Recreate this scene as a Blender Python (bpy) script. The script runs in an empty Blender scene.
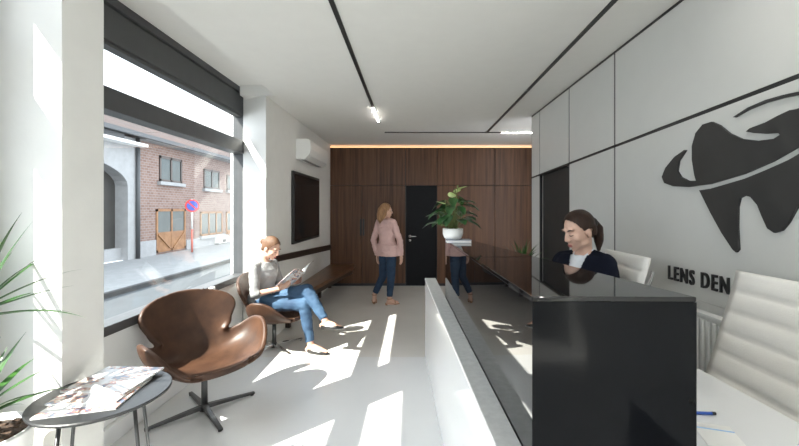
import bpy, bmesh, math, random
from mathutils import Vector, Matrix, noise
R = math.radians
random.seed(5)
scene = bpy.context.scene
C = scene.collection
F, CX, CY, E = 378.0, 413.0, 209.0, 1.5     # focal length in pixels, vanishing point, eye height

def P(px, py, d):  return Vector(((px-CX)/F*d, d, E+(CY-py)/F*d))
def FL(px, py, z=0.0):
    d = F*(E-z)/(py-CY); return Vector(((px-CX)/F*d, d, z))
def ONX(px, py, X):
    d = F*X/(px-CX); return Vector((X, d, E+(CY-py)/F*d))

# ------------------------------------------------------------------ materials
def mat(name, col, rough=.5, metal=0., spec=.5, coat=0., var=0., vscale=8., bump=0., bscale=60., ior=None, col2=None, stretch=None, emit=None, estr=1.):
    m = bpy.data.materials.new(name); m.use_nodes = True
    nt = m.node_tree; b = nt.nodes['Principled BSDF']
    b.inputs['Base Color'].default_value = (*col, 1)
    b.inputs['Roughness'].default_value = rough
    b.inputs['Metallic'].default_value = metal
    b.inputs['Specular IOR Level'].default_value = spec
    if ior: b.inputs['IOR'].default_value = ior
    if coat: b.inputs['Coat Weight'].default_value = coat; b.inputs['Coat Roughness'].default_value = .04
    if emit: b.inputs['Emission Color'].default_value = (*emit, 1); b.inputs['Emission Strength'].default_value = estr
    tc = nt.nodes.new('ShaderNodeTexCoord'); mp = nt.nodes.new('ShaderNodeMapping')
    nt.links.new(tc.outputs['Object'], mp.inputs['Vector'])
    if stretch: mp.inputs['Scale'].default_value = stretch
    n = nt.nodes.new('ShaderNodeTexNoise'); n.inputs['Scale'].default_value = vscale; n.inputs['Detail'].default_value = 5
    nt.links.new(mp.outputs['Vector'], n.inputs['Vector'])
    r = nt.nodes.new('ShaderNodeValToRGB')
    c2 = col2 or tuple(max(0, c*(1-var)) for c in col)
    r.color_ramp.elements[0].color = (*c2, 1); r.color_ramp.elements[0].position = .32
    r.color_ramp.elements[1].color = (*col, 1); r.color_ramp.elements[1].position = .68
    nt.links.new(n.outputs['Fac'], r.inputs['Fac']); nt.links.new(r.outputs['Color'], b.inputs['Base Color'])
    if bump:
        n2 = nt.nodes.new('ShaderNodeTexNoise'); n2.inputs['Scale'].default_value = bscale; n2.inputs['Detail'].default_value = 4
        nt.links.new(mp.outputs['Vector'], n2.inputs['Vector'])
        bp = nt.nodes.new('ShaderNodeBump'); bp.inputs['Strength'].default_value = bump; bp.inputs['Distance'].default_value = .01
        nt.links.new(n2.outputs['Fac'], bp.inputs['Height']); nt.links.new(bp.outputs['Normal'], b.inputs['Normal'])
    return m

M = {}
M['plaster'] = mat('plaster', (.80,.79,.76), .75, var=.03, bump=.05)
M['plaster_white'] = mat('plaster_white', (.86,.86,.85), .7, var=.02)
M['ceiling'] = mat('ceiling_paint', (.80,.79,.76), .85, var=.02)
M['resin'] = mat('resin_floor', (.79,.79,.785), .22, var=.04, vscale=2.)
M['concrete_floor'] = mat('polished_floor', (.765,.74,.70), .25, var=.05, vscale=3.)
M['panel'] = mat('grey_panel', (.60,.60,.575), .3, var=.02)
M['black_line'] = mat('black_profile', (.02,.02,.02), .4)
M['graphite'] = mat('graphite_door', (.035,.034,.033), .5, var=.2)
M['blackdoor'] = mat('black_door', (.008,.008,.009), .4, spec=.12, var=.2)
M['frame'] = mat('window_frame', (.065,.067,.070), .45, var=.15)
M['cassette'] = mat('blind_cassette', (.085,.088,.09), .6, var=.1)
M['steel'] = mat('brushed_steel', (.55,.55,.55), .3, 1.)
M['chrome'] = mat('chrome', (.8,.8,.8), .12, 1.)
M['darksteel'] = mat('dark_steel', (.10,.10,.10), .35, .8)
M['leather'] = mat('brown_leather', (.088,.043,.025), .42, spec=.35, col2=(.042,.020,.012), vscale=7., bump=.12, bscale=130.)
M['white_leather'] = mat('white_leather', (.80,.775,.73), .42, var=.03, bump=.06, bscale=150)
M['blackglass'] = mat('black_glass', (.006,.006,.007), .03, spec=.5, ior=1.6, var=.2)
M['mirror_black'] = mat('mirror_black', (.006,.006,.007), .02, ior=2.7, var=.2)
M['lacquer_black'] = mat('lacquer_black', (.006,.0065,.008), .08, spec=.16, var=.2)
M['table_black'] = mat('table_black', (.022,.023,.025), .42, spec=.4, var=.2)
M['stone'] = mat('light_stone', (.68,.685,.68), .5, var=.15, vscale=30., bump=.05)
M['gloss_white'] = mat('gloss_white', (.82,.83,.84), .10, coat=.3, var=.01)
M['white_plastic'] = mat('white_plastic', (.82,.82,.80), .3, var=.01)
M['grey_plastic'] = mat('grey_plastic', (.25,.25,.25), .4)
M['screen'] = mat('dark_screen', (.012,.012,.013), .08)
M['bench_wood'] = mat('bench_wood', (.20,.095,.045), .3, col2=(.09,.042,.022), vscale=6., stretch=(6,.6,6))
M['rail_wood'] = mat('rail_wood', (.05,.03,.022), .4, col2=(.03,.018,.014), vscale=6., stretch=(6,.6,6))
M['pot'] = mat('white_ceramic', (.82,.82,.80), .3, var=.02)
M['soil'] = mat('soil_bark', (.09,.05,.03), .9, var=.7, vscale=60., bump=.8, bscale=90.)
M['leaf'] = mat('leaf', (.045,.135,.022), .35, col2=(.018,.07,.012), vscale=14.)
M['leaf_dark'] = mat('leaf_dark', (.035,.11,.03), .3, col2=(.012,.05,.014), vscale=18.)
M['leaf_pale'] = mat('flower_spathe', (.62,.68,.35), .5, col2=(.40,.52,.18), vscale=20.)
M['stem'] = mat('plant_stem', (.16,.20,.06), .6, var=.3)
M['cane'] = mat('cane_bark', (.24,.17,.10), .8, var=.4, bump=.4)
M['paper'] = mat('paper', (.82,.82,.80), .5)
M['skin'] = mat('skin', (.62,.37,.27), .5, var=.08, vscale=20.)
M['skin_pale'] = mat('skin_pale', (.66,.42,.32), .5, var=.08, vscale=20.)
M['hair_blonde'] = mat('hair_blonde', (.40,.22,.10), .5, col2=(.22,.11,.05), vscale=10., stretch=(9,9,1), bump=.4, bscale=70.)
M['hair_brown'] = mat('hair_brown', (.17,.085,.042), .45, col2=(.09,.042,.02), vscale=10., stretch=(9,9,1), bump=.4, bscale=70.)
M['hair_dark'] = mat('hair_dark', (.042,.020,.012), .42, spec=.25, col2=(.022,.012,.009), vscale=10., stretch=(9,9,1), bump=.4, bscale=70.)
M['lip'] = mat('lip', (.42,.15,.13), .4)
M['lash'] = mat('lash', (.03,.018,.014), .6)
M['denim'] = mat('denim', (.050,.108,.19), .8, col2=(.026,.06,.118), vscale=7., bump=.25, bscale=26.)
M['denim_dark'] = mat('denim_dark', (.022,.055,.11), .8, col2=(.012,.03,.066), vscale=9., bump=.25, bscale=26.)
M['grey_knit'] = mat('grey_knit', (.30,.30,.30), .9, var=.12, vscale=20., bump=.3, bscale=30.)
M['pink'] = mat('pink_cloth', (.66,.44,.41), .8, var=.07, vscale=9., bump=.3, bscale=22.)
M['navy'] = mat('navy_cloth', (.008,.010,.020), .85, spec=.12, var=.2, bump=.2, bscale=24.)
M['shirt'] = mat('white_cloth', (.76,.79,.84), .8, var=.05)
M['shoe_black'] = mat('black_shoe', (.015,.014,.014), .3)
M['shoe_silver'] = mat('silver_trim', (.55,.54,.52), .3, .6)
M['sandal'] = mat('tan_leather', (.36,.20,.11), .5, var=.1)
M['asphalt'] = mat('asphalt', (.052,.060,.067), .9, var=.15, vscale=3., bump=.2)  # darkened so the sunlit street reads as shaded
M['pavement'] = mat('pavement', (.25,.26,.265), .9, var=.15, vscale=4.)
M['kerb'] = mat('kerb_stone', (.05,.05,.05), .9, var=.2)
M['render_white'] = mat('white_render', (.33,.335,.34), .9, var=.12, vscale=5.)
M['grey_gate'] = mat('grey_gate', (.045,.044,.041), .8, var=.2, vscale=2.)
M['oak'] = mat('oak_joinery', (.30,.155,.07), .6, col2=(.22,.105,.045), vscale=5.)
M['house_glass'] = mat('house_glass', (.08,.10,.10), .08, spec=.3, var=.3, vscale=1.5)
M['zinc'] = mat('zinc', (.07,.075,.08), .5, var=.1)
M['sign_red'] = mat('sign_red', (.60,.05,.05), .5)
M['sign_blue'] = mat('sign_blue', (.05,.10,.42), .5)
M['pale_red'] = mat('pole_red', (.62,.18,.14), .6)
M['led'] = mat('led_fill_diffuser', (.9,.9,.88), .5, emit=(1,.97,.92), estr=16.)
M['led_bright'] = mat('led_diffuser_bright', (.9,.9,.88), .5, emit=(1,.96,.90), estr=15.)
M['led_warm'] = mat('led_warm', (.9,.7,.5), .5, emit=(1,.50,.22), estr=.7)
M['ink'] = mat('blue_ink', (.03,.10,.42), .4)
M['ink_pale'] = mat('pale_blue_print', (.28,.50,.80), .6)

def nodes_of(m): return m.node_tree, m.node_tree.nodes['Principled BSDF']
def wood_panel():
    m = bpy.data.materials.new('walnut_veneer'); m.use_nodes = True; nt, b = nodes_of(m)
    tc = nt.nodes.new('ShaderNodeTexCoord'); mp = nt.nodes.new('ShaderNodeMapping'); mp.inputs['Scale'].default_value = (16,16,.55)
    n = nt.nodes.new('ShaderNodeTexNoise'); n.inputs['Scale'].default_value = 1.6; n.inputs['Detail'].default_value = 7; n.inputs['Roughness'].default_value = .6
    r = nt.nodes.new('ShaderNodeValToRGB')
    for i,(p,c) in enumerate([(.28,(.055,.025,.013)),(.5,(.105,.049,.025)),(.74,(.165,.080,.042))]):
        e = r.color_ramp.elements[i] if i < 2 else r.color_ramp.elements.new(p)
        e.position = p; e.color = (*c,1)
    L = nt.links.new
    L(tc.outputs['Object'], mp.inputs['Vector']); L(mp.outputs['Vector'], n.inputs['Vector']); L(n.outputs['Fac'], r.inputs['Fac']); L(r.outputs['Color'], b.inputs['Base Color'])
    b.inputs['Roughness'].default_value = .42; b.inputs['Specular IOR Level'].default_value = .3
    return m
M['walnut'] = wood_panel()
def brick_mat():
    m = bpy.data.materials.new('street_brick'); m.use_nodes = True; nt, b = nodes_of(m)
    tc = nt.nodes.new('ShaderNodeTexCoord'); sep = nt.nodes.new('ShaderNodeSeparateXYZ'); cmb = nt.nodes.new('ShaderNodeCombineXYZ')
    br = nt.nodes.new('ShaderNodeTexBrick'); br.inputs['Scale'].default_value = 2.4; br.inputs['Mortar Size'].default_value = .025
    br.inputs['Color1'].default_value = (.175,.105,.085,1); br.inputs['Color2'].default_value = (.235,.155,.13,1); br.inputs['Mortar'].default_value = (.26,.235,.22,1)
    L = nt.links.new
    L(tc.outputs['Object'], sep.inputs[0]); L(sep.outputs['Y'], cmb.inputs['X']); L(sep.outputs['Z'], cmb.inputs['Y']); L(cmb.outputs[0], br.inputs['Vector'])
    L(br.outputs['Color'], b.inputs['Base Color']); b.inputs['Roughness'].default_value = .9
    return m
M['brick'] = brick_mat()
def tile_mat():
    m = bpy.data.materials.new('roof_tile'); m.use_nodes = True; nt, b = nodes_of(m)
    tc = nt.nodes.new('ShaderNodeTexCoord'); w = nt.nodes.new('ShaderNodeTexWave'); w.bands_direction = 'Y'; w.inputs['Scale'].default_value = 3.; w.inputs['Distortion'].default_value = 1.
    n = nt.nodes.new('ShaderNodeTexNoise'); n.inputs['Scale'].default_value = .9; n.inputs['Detail'].default_value = 8
    r = nt.nodes.new('ShaderNodeValToRGB'); r.color_ramp.elements[0].color = (.028,.016,.013,1); r.color_ramp.elements[1].color = (.055,.028,.022,1)
    r.color_ramp.elements[0].position = .35; r.color_ramp.elements[1].position = .65
    bp = nt.nodes.new('ShaderNodeBump'); bp.inputs['Strength'].default_value = .5
    L = nt.links.new
    L(tc.outputs['Object'], w.inputs['Vector']); L(tc.outputs['Object'], n.inputs['Vector']); L(n.outputs['Fac'], r.inputs['Fac'])
    L(r.outputs['Color'], b.inputs['Base Color']); L(w.outputs['Fac'], bp.inputs['Height']); L(bp.outputs['Normal'], b.inputs['Normal']); b.inputs['Roughness'].default_value = .85
    return m
M['tile'] = tile_mat()
def print_mat(name, seed, base=(.62,.62,.64)):
    # printed magazine page: picture blocks and lines of text
    m = bpy.data.materials.new(name); m.use_nodes = True; nt, b = nodes_of(m); L = nt.links.new
    tc = nt.nodes.new('ShaderNodeTexCoord'); mp = nt.nodes.new('ShaderNodeMapping'); mp.inputs['Location'].default_value = (seed*1.7, seed*.9, seed*.3)
    v = nt.nodes.new('ShaderNodeTexVoronoi'); v.distance = 'CHEBYCHEV'; v.inputs['Scale'].default_value = 13
    n = nt.nodes.new('ShaderNodeTexNoise'); n.inputs['Scale'].default_value = 18; n.inputs['Detail'].default_value = 3
    r = nt.nodes.new('ShaderNodeValToRGB'); cr = r.color_ramp
    cols = [(0,(.04,.05,.07)),(.36,(.10,.13,.20)),(.42,(.40,.15,.09)),(.47,(.55,.52,.50)),(.53,(.62,.62,.62)),(.57,(.55,.30,.20)),(.62,(.16,.20,.28)),(1,(.05,.05,.06))]
    cr.elements[0].position, cr.elements[0].color = cols[0][0], (*cols[0][1],1)
    cr.elements[1].position, cr.elements[1].color = cols[-1][0], (*cols[-1][1],1)
    for p,c in cols[1:-1]:
        e = cr.elements.new(p); e.color = (*c,1)
    mx = nt.nodes.new('ShaderNodeMix'); mx.data_type='RGBA'; mx.inputs['B'].default_value = (*base,1)
    st = nt.nodes.new('ShaderNodeMath'); st.operation = 'GREATER_THAN'; st.inputs[1].default_value = .72
    sep = nt.nodes.new('ShaderNodeSeparateColor')
    L(tc.outputs['Object'], mp.inputs['Vector']); L(mp.outputs['Vector'], v.inputs['Vector']); L(mp.outputs['Vector'], n.inputs['Vector'])
    L(n.outputs['Fac'], r.inputs['Fac']); L(v.outputs['Color'], sep.inputs[0]); L(sep.outputs[0], st.inputs[0])
    L(st.outputs[0], mx.inputs['Factor']); L(r.outputs['Color'], mx.inputs['A']); L(mx.outputs['Result'], b.inputs['Base Color'])
    b.inputs['Roughness'].default_value = .3
    return m
M['print_a'] = print_mat('magazine_print', 1); M['print_b'] = print_mat('magazine_print_warm', 2.3); M['print_c'] = print_mat('magazine_print_cool', 4.1)
def glass_mat():
    m = bpy.data.materials.new('window_glass'); m.use_nodes = True; nt = m.node_tree; nt.nodes.clear()
    o = nt.nodes.new('ShaderNodeOutputMaterial'); t = nt.nodes.new('ShaderNodeBsdfTransparent'); t.inputs[0].default_value = (.96,.98,.98,1)
    g = nt.nodes.new('ShaderNodeBsdfGlossy'); g.inputs['Roughness'].default_value = .01; mx = nt.nodes.new('ShaderNodeMixShader')
    lw = nt.nodes.new('ShaderNodeLayerWeight'); lw.inputs['Blend'].default_value = .5
    pw = nt.nodes.new('ShaderNodeMath'); pw.operation = 'POWER'; pw.inputs[1].default_value = 4.; fr = nt.nodes.new('ShaderNodeMath'); fr.operation = 'MULTIPLY_ADD'; fr.inputs[1].default_value = .25; fr.inputs[2].default_value = .03
    nt.links.new(lw.outputs['Facing'], pw.inputs[0]); nt.links.new(pw.outputs[0], fr.inputs[0]); nt.links.new(fr.outputs[0], mx.inputs[0]); nt.links.new(t.outputs[0], mx.inputs[1]); nt.links.new(g.outputs[0], mx.inputs[2]); nt.links.new(mx.outputs[0], o.inputs[0])
    return m
M['glass'] = glass_mat()

# ------------------------------------------------------------------ mesh helpers
def link(name, me, m=None, parent=None, smooth=False, bevel=0., keep=True):
    o = bpy.data.objects.new(name, me); C.objects.link(o)
    if m is not None: me.materials.append(m)
    if smooth:
        for p in me.polygons: p.use_smooth = True
    if bevel:
        b = o.modifiers.new('bevel','BEVEL'); b.width = bevel; b.segments = 2; b.limit_method = 'ANGLE'
    if parent is not None:
        o.parent = parent
        if keep: o.matrix_parent_inverse = parent.matrix_basis.inverted()
    return o
def thing(name, label, cat, loc=(0,0,0), rz=0., group=None, kind=None):
    o = bpy.data.objects.new(name, None); C.objects.link(o); o.empty_display_size = .1
    o.location = loc; o.rotation_euler = (0,0,rz)
    return tag(o, label, cat, group, kind)
def tag(o, label=None, cat=None, group=None, kind=None):
    if label: o['label'] = label
    if cat: o['category'] = cat
    if group: o['group'] = group
    if kind: o['kind'] = kind
    return o
def struct(o, label, cat): return tag(o, label, cat, None, 'structure')

VOXK = 1.0
TMP = bpy.data.scenes.new('workbench')     # meshes are fused here, away from the scene
class MB:
    def __init__(s): s.bm = bmesh.new()
    def box(s, x0,x1,y0,y1,z0,z1):
        return s.hexa([(x0,y0,z0),(x1,y0,z0),(x1,y1,z0),(x0,y1,z0),(x0,y0,z1),(x1,y0,z1),(x1,y1,z1),(x0,y1,z1)])
    def hexa(s, p):
        v = [s.bm.verts.new(q) for q in p]
        for f in ((3,2,1,0),(4,5,6,7),(0,1,5,4),(1,2,6,5),(2,3,7,6),(3,0,4,7)): s.bm.faces.new([v[i] for i in f])
        return s
    def prism(s, pts, dv):
        dv = Vector(dv); a = [s.bm.verts.new(Vector(p)) for p in pts]; b = [s.bm.verts.new(Vector(p)+dv) for p in pts]
        n = len(a); s.bm.faces.new(a); s.bm.faces.new(b[::-1])
        for i in range(n): s.bm.faces.new([a[i], b[i], b[(i+1)%n], a[(i+1)%n]])
        return s
    def rings(s, rs, cap=True, closed=True):
        vs = [[s.bm.verts.new(p) for p in r] for r in rs]; n = len(vs[0])
        for a,b in zip(vs, vs[1:]):
            for i in range(n if closed else n-1): s.bm.faces.new([a[i], a[(i+1)%n], b[(i+1)%n], b[i]])
        if cap and closed: s.bm.faces.new(vs[0][::-1]); s.bm.faces.new(vs[-1])
        return s
    def tube(s, pts, rs, n=12, cap=True):
        pts = [Vector(p) for p in pts]
        if not hasattr(rs,'__len__'): rs = [rs]*len(pts)
        out = []; prev = None
        for i,p in enumerate(pts):
            t = (pts[min(i+1,len(pts)-1)]-pts[max(i-1,0)]).normalized()
            if prev is None: a = t.orthogonal().normalized()
            else:
                a = prev - t*prev.dot(t)
                a = a.normalized() if a.length > 1e-6 else t.orthogonal().normalized()
            prev = a; b = t.cross(a)
            out.append([p + (a*math.cos(2*math.pi*k/n)+b*math.sin(2*math.pi*k/n))*rs[i] for k in range(n)])
        return s.rings(out, cap)
    def lathe(s, prof, c=(0,0,0), n=32):
        c = Vector(c)
        return s.rings([[c+Vector((r*math.cos(2*math.pi*k/n), r*math.sin(2*math.pi*k/n), z)) for k in range(n)] for r,z in prof])
    def ball(s, c, r, rot=None, seg=16):
        r = (r,r,r) if not hasattr(r,'__len__') else r
        mt = Matrix.Translation(Vector(c)) @ ((rot.to_4x4()) if rot is not None else Matrix()) @ Matrix.Diagonal((*r,1))
        bmesh.ops.create_uvsphere(s.bm, u_segments=seg, v_segments=max(6,seg*2//3), radius=1, matrix=mt); return s
    def limb(s, pts, rs, n=14, ends=True):
        for i in range(len(pts)-1): s.tube([pts[i],pts[i+1]], [rs[i],rs[i+1]], n)
        rng = range(len(pts)) if ends else range(1,len(pts)-1)
        for i in rng: s.ball(pts[i], rs[i], seg=14)
        return s
    def loft(s, sec, n=24):       # sec: (centre, half-width vector, half-depth vector)
        return s.rings([[Vector(c)+Vector(a)*math.cos(2*math.pi*k/n)+Vector(b)*math.sin(2*math.pi*k/n) for k in range(n)] for c,a,b in sec])
    def mesh(s, name):
        bmesh.ops.recalc_face_normals(s.bm, faces=s.bm.faces[:])
        me = bpy.data.meshes.new(name); s.bm.to_mesh(me); s.bm.free(); return me
    def build(s, name, m, parent=None, smooth=False, bevel=0., keep=True): return link(name, s.mesh(name), m, parent, smooth, bevel, keep)
    def fuse(s, name, m, parent=None, vox=.007, it=4, keep=True, cut=None, wrinkle=0.):
        o = bpy.data.objects.new(name, s.mesh(name)); TMP.collection.objects.link(o)
        r = o.modifiers.new('r','REMESH'); r.mode = 'VOXEL'; r.voxel_size = vox*VOXK
        if it: q = o.modifiers.new('s','SMOOTH'); q.iterations = it; q.factor = .5
        with bpy.context.temp_override(scene=TMP, view_layer=TMP.view_layers[0]):
            dg = bpy.context.evaluated_depsgraph_get(); dg.update()
            me = bpy.data.meshes.new_from_object(o.evaluated_get(dg)); me.name = name
        old = o.data; bpy.data.objects.remove(o); bpy.data.meshes.remove(old)
        if wrinkle:
            for v in me.vertices:
                q = v.co
                v.co = q + v.normal*wrinkle*(noise.noise(Vector((q.x*13,q.y*13,q.z*22)))+.5*noise.noise(Vector((q.x*30,q.y*30,q.z*42))))
        if cut:
            bm = bmesh.new(); bm.from_mesh(me); bmesh.ops.delete(bm, geom=[v for v in bm.verts if cut(v.co)], context='VERTS'); bm.to_mesh(me); bm.free()
        me.materials.clear()
        return link(name, me, m, parent, True, 0., keep)

def box(name, x0,x1,y0,y1,z0,z1, m, parent=None, bevel=0.): return MB().box(x0,x1,y0,y1,z0,z1).build(name, m, parent, False, bevel)

# ------------------------------------------------------------------ room shell
HC = 2.747; YB = 7.36; XL = -1.616; XR = 1.59; XW = -1.95; ZB = 2.86; YF = -3.2; XS = 3.2
struct(box('floor', -2.02,XS, YF,3.83, -.12,0, M['resin']), 'white resin floor with sun patches in front of the low white counter wall', 'floor')
struct(box('floor_back', -2.02,XS, 3.83,YB+.3, -.12,0, M['concrete_floor']), 'beige polished floor towards the wood panelled back wall', 'floor')
struct(box('ceiling', -1.515,XS, YF,4.15, HC,HC+.35, M['ceiling']), 'flat off-white ceiling with black light tracks', 'ceiling')
struct(box('ceiling_back', -1.9,XS, 4.15,YB+.3, HC,HC+.35, M['ceiling']), 'off-white ceiling in front of the wood wall', 'ceiling')
struct(box('ceiling_bay', -2.09,-1.515, YF,4.15, ZB,ZB+.25, M['ceiling']), 'raised strip of ceiling along the street windows', 'ceiling')
# left wall beyond the window, with a splayed reveal
MB().prism([(XL,4.155,0),(XL,YB+.3,0),(-2.10,YB+.3,0),(-2.10,4.41,0),(-1.99,4.41,0),(-1.93,4.30,0)], (0,0,3.0)).build('wall_left', M['plaster'])
struct(bpy.data.objects['wall_left'], 'off-white plaster wall behind the bench and the air conditioner', 'wall')
struct(box('wall_pier', -2.09,XL, 1.74,1.975, 0,3.05, M['plaster']), 'off-white wall pier between the two street windows', 'wall')
struct(box('wall_left_parapet', -2.09,XW, 1.975,4.4, 0,.70, M['plaster_white']), 'low white wall under the big street window', 'wall')
struct(box('wall_left_parapet.001', -2.09,-1.92, -.5,1.74, 0,.45, M['plaster_white']), 'low white wall under the nearer street window', 'wall')
struct(box('wall_left_near', -2.2,XL, YF,-.5, 0,3.05, M['plaster']), 'plain wall beside the viewpoint', 'wall')
struct(box('baseboard_left', XW,XW+.035, 1.975,4.36, 0,.12, M['plaster_white'], bevel=.006), 'white baseboard under the big street window', 'baseboard')
# front wall behind the viewpoint, wide window added to let in fill daylight
o = MB().box(-2.2,-1.5,YF-.2,YF,0,3.05).box(.35,XS,YF-.2,YF,0,3.05).box(-1.5,.35,YF-.2,YF,0,.1).box(-1.5,.35,YF-.2,YF,2.75,3.05).build('wall_front', M['plaster'])
struct(o, 'shop front wall facing the back of the room', 'wall')
struct(box('fill_window', -1.5,.35, YF-.12,YF-.1, .1,2.75, M['glass']), 'wide unseen window added in the front wall to let in fill daylight', 'window')
# windows
def street_window(name, y0, y1, z0, label, dep):
    f = MB(); xo, xi = -2.06, XW+.03
    f.box(xo,xi,y1-(.075 if name=='window_1' else .16),y1,z0,ZB).box(xo,xi,y0,y0+.075,z0,ZB).box(xo,xi,y0,y1,ZB-.06,ZB).box(xo,xi,y0,y1,z0,z0+.063).box(xo,xi-.005,y0,y1,2.13,2.275)
    w = f.build(name, M['frame'], None, False, .004); struct(w, label, 'window')
    g = MB().box(-2.012,-2.006,y0+.05,y1-.05,z0+.03,2.16).box(-2.012,-2.006,y0+.05,y1-.05,2.25,ZB-.03).build('pane', M['glass'], w); g['kind'] = 'structure'
    if name == 'window_1': c = MB().box(-2.04,XW+.015,y0+.075,y1-.075,2.575,ZB-.07).box(-2.03,XW,y0+.075,y1-.075,2.548,2.57).build('blind_cassette', M['cassette'], w, False, .003)
    return w
w1 = street_window('window_1', 1.975, 4.40, .70, 'big dark framed street window with a dark blind box above the glass', 0)
w2 = street_window('window_2', -.5, 1.74, .45, 'nearer dark framed street window behind the spiky plant', 0)
struct(box('trim_1', -2.115,-2.06, 1.98,4.40, .66,.715, M['plaster_white']), 'white outside sill under the street window', 'sill')
struct(MB().box(-2.09,-2.015,4.335,4.75,-.3,3.3).build('wall_outside_jamb', M['plaster_white']), 'white outside reveal beside the street window', 'wall')
struct(MB().box(-2.09,-2.0,YF,4.75,2.87,3.6).build('wall_outside_lintel', M['plaster_white']), 'outside wall above the street windows', 'wall')
p0 = ONX(216.5,290,-1.86)
struct(box('trim_2', -1.925,-1.885, p0.y-.03,p0.y+.03, 0,.76, M['plaster_white'], bevel=.004), 'slim white upright post under the street window behind the chairs', 'post')

# back wall: walnut panelling
struct(box('wall_back', -2.2,XS, YB+.06,YB+.3, 0,3.05, M['plaster']), 'back wall carrying the walnut panelling', 'wall')
S = YB/F
def bx(px): return (px-CX)*S
def bz(py): return E+(CY-py)*S
bw = bpy.data.objects['wall_back']
def panel(px0,px1,z0,z1,m=M['walnut'],par=bw,name='wood_panel'):
    g = .004
    o = box(name, bx(px0)+g,bx(px1)-g, YB,YB+.05, z0+g,z1-g, m, par, .002); return o
ZS = bz(185.5); ZT = 2.70
XE = CX+2.6/S
for a,b in ((330,405.5),(405.5,437),(437,495),(495,XE)): panel(a,b,ZS,ZT)['kind']='structure'
for a,b in ((437,495),(495,XE)): panel(a,b,.05,ZS)['kind']='structure'
k = MB().box(bx(405.5),2.6,YB+.02,YB+.05,0,.05).build('plinth', M['black_line'], bw); k['kind']='structure'
k = MB().box(XL,2.6,YB+.0515,YB+.0595,0.0,ZT).build('backing', M['black_line'], bw); k['kind']='structure'
struct(box('wall_side', 2.6,XS, 5.1,YB+.06, 0,HC+.2, M['plaster']), 'side wall behind the grey panelled wall', 'wall')
cup = thing('wardrobe', 'tall walnut wardrobe with two dark pull slots behind the walking woman', 'wardrobe', (bx(367),YB,0))
for a,b,hx in ((330,362,360.7),(362,405.5,363.6)):
    dr = panel(a,b,.05,ZS,par=cup,name='door')
    h = box('handle', bx(hx)-.014,bx(hx)+.014, YB-.02,YB+.004, bz(235.5),bz(219), M['black_line'], dr, .003); h['label']='dark recessed pull handle'
box('plinth', bx(330),bx(405.4), YB+.02,YB+.05, 0,.05, M['black_line'], cup)
d1 = box('door_1', bx(406.2),bx(436.4), YB+.012,YB+.05, .012,ZS-.006, M['blackdoor'], None, .003); struct(d1, 'black flush door set in the walnut wall', 'door')
h = MB(); hx, hz = bx(410), bz(238)
h.tube([(hx,YB+.012,hz+.035),(hx,YB-.004,hz+.035)], .026, 16).tube([(hx,YB-.004,hz+.035),(hx,YB-.05,hz+.035),(hx+.02,YB-.055,hz+.035),(hx+.12,YB-.055,hz+.035)], .010, 10)
h.tube([(hx,YB+.012,hz-.045),(hx,YB-.006,hz-.045)], .024, 16)
h.build('door_handle', M['chrome'], d1, True)['kind']='structure'
led = box('cove_light', XL,2.6, YB+.02,YB+.045, ZT+.004,ZT+.012, M['led_warm']); tag(led, 'thin warm glowing light strip along the top of the walnut wall', 'light')

# right partition: grey panels with black profiles, dark doorway
wr = MB()
yN = -3.2; YE = 5.07; y1,y2,y3 = 4.751,3.853,2.983
def seam(y):  # the long horizontal joint
    return E + .418 + (5.07-y)*.0372
wr.box(XR+.03,XR+.2,yN,y2-.012,0,HC+.1).box(XR+.03,XR+.2,y1+.012,YE,0,HC+.1).hexa([(XR+.03,y2-.012,seam(y2)),(XR+.2,y2-.012,seam(y2)),(XR+.2,y1+.012,seam(y1)),(XR+.03,y1+.012,seam(y1)),(XR+.03,y2-.012,HC+.1),(XR+.2,y2-.012,HC+.1),(XR+.2,y1+.012,HC+.1),(XR+.03,y1+.012,HC+.1)])
wr = wr.build('wall_right', M['plaster']); struct(wr, 'right wall carrying grey panels with black joints and the tooth emblem', 'wall')
cuts = [YE,y1,y2,y3,-.4,yN]
t = .011
for a,b in zip(cuts,cuts[1:]):
    for up in (0,1):
        if up: zz = [seam(a)+t,seam(b)+t,HC-.022,HC-.022]
        else:
            if a==y1: continue
            z0 = .99 if a<=y3 else .06
            zz = [z0,z0,seam(a)-t,seam(b)-t]
        xa,xb = XR,XR+.03
        o = MB().hexa([(xa,b+t,zz[1]),(xb,b+t,zz[1]),(xb,a-t,zz[0]),(xa,a-t,zz[0]),(xa,b+t,zz[3]),(xb,b+t,zz[3]),(xb,a-t,zz[2]),(xa,a-t,zz[2])]).build('wall_panel', M['panel'], wr, False, .0015); o['kind']='structure'
pr = MB()
for y in (YE-.004,y1,y2,y3): pr.box(XR+.004,XR+.032,y-t,y+t,(.0 if y>y3 else .99),HC)
pr.box(XR+.002,XR+.032,yN,YE,HC-.024,HC-.001)
pr.hexa([(XR+.004,yN,seam(yN)-t),(XR+.032,yN,seam(yN)-t),(XR+.032,YE,seam(YE)-t),(XR+.004,YE,seam(YE)-t),(XR+.004,yN,seam(yN)+t),(XR+.032,yN,seam(yN)+t),(XR+.032,YE,seam(YE)+t),(XR+.004,YE,seam(YE)+t)])
o = pr.build('panel_joint', M['black_line'], wr); o['kind']='structure'
d2 = box('door_2', XR+.05,XR+.09, y2-.012,y1+.012, .0,seam(y1)+.02, M['graphite']); struct(d2, 'dark graphite door in the grey panelled wall behind the receptionist', 'door')

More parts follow.
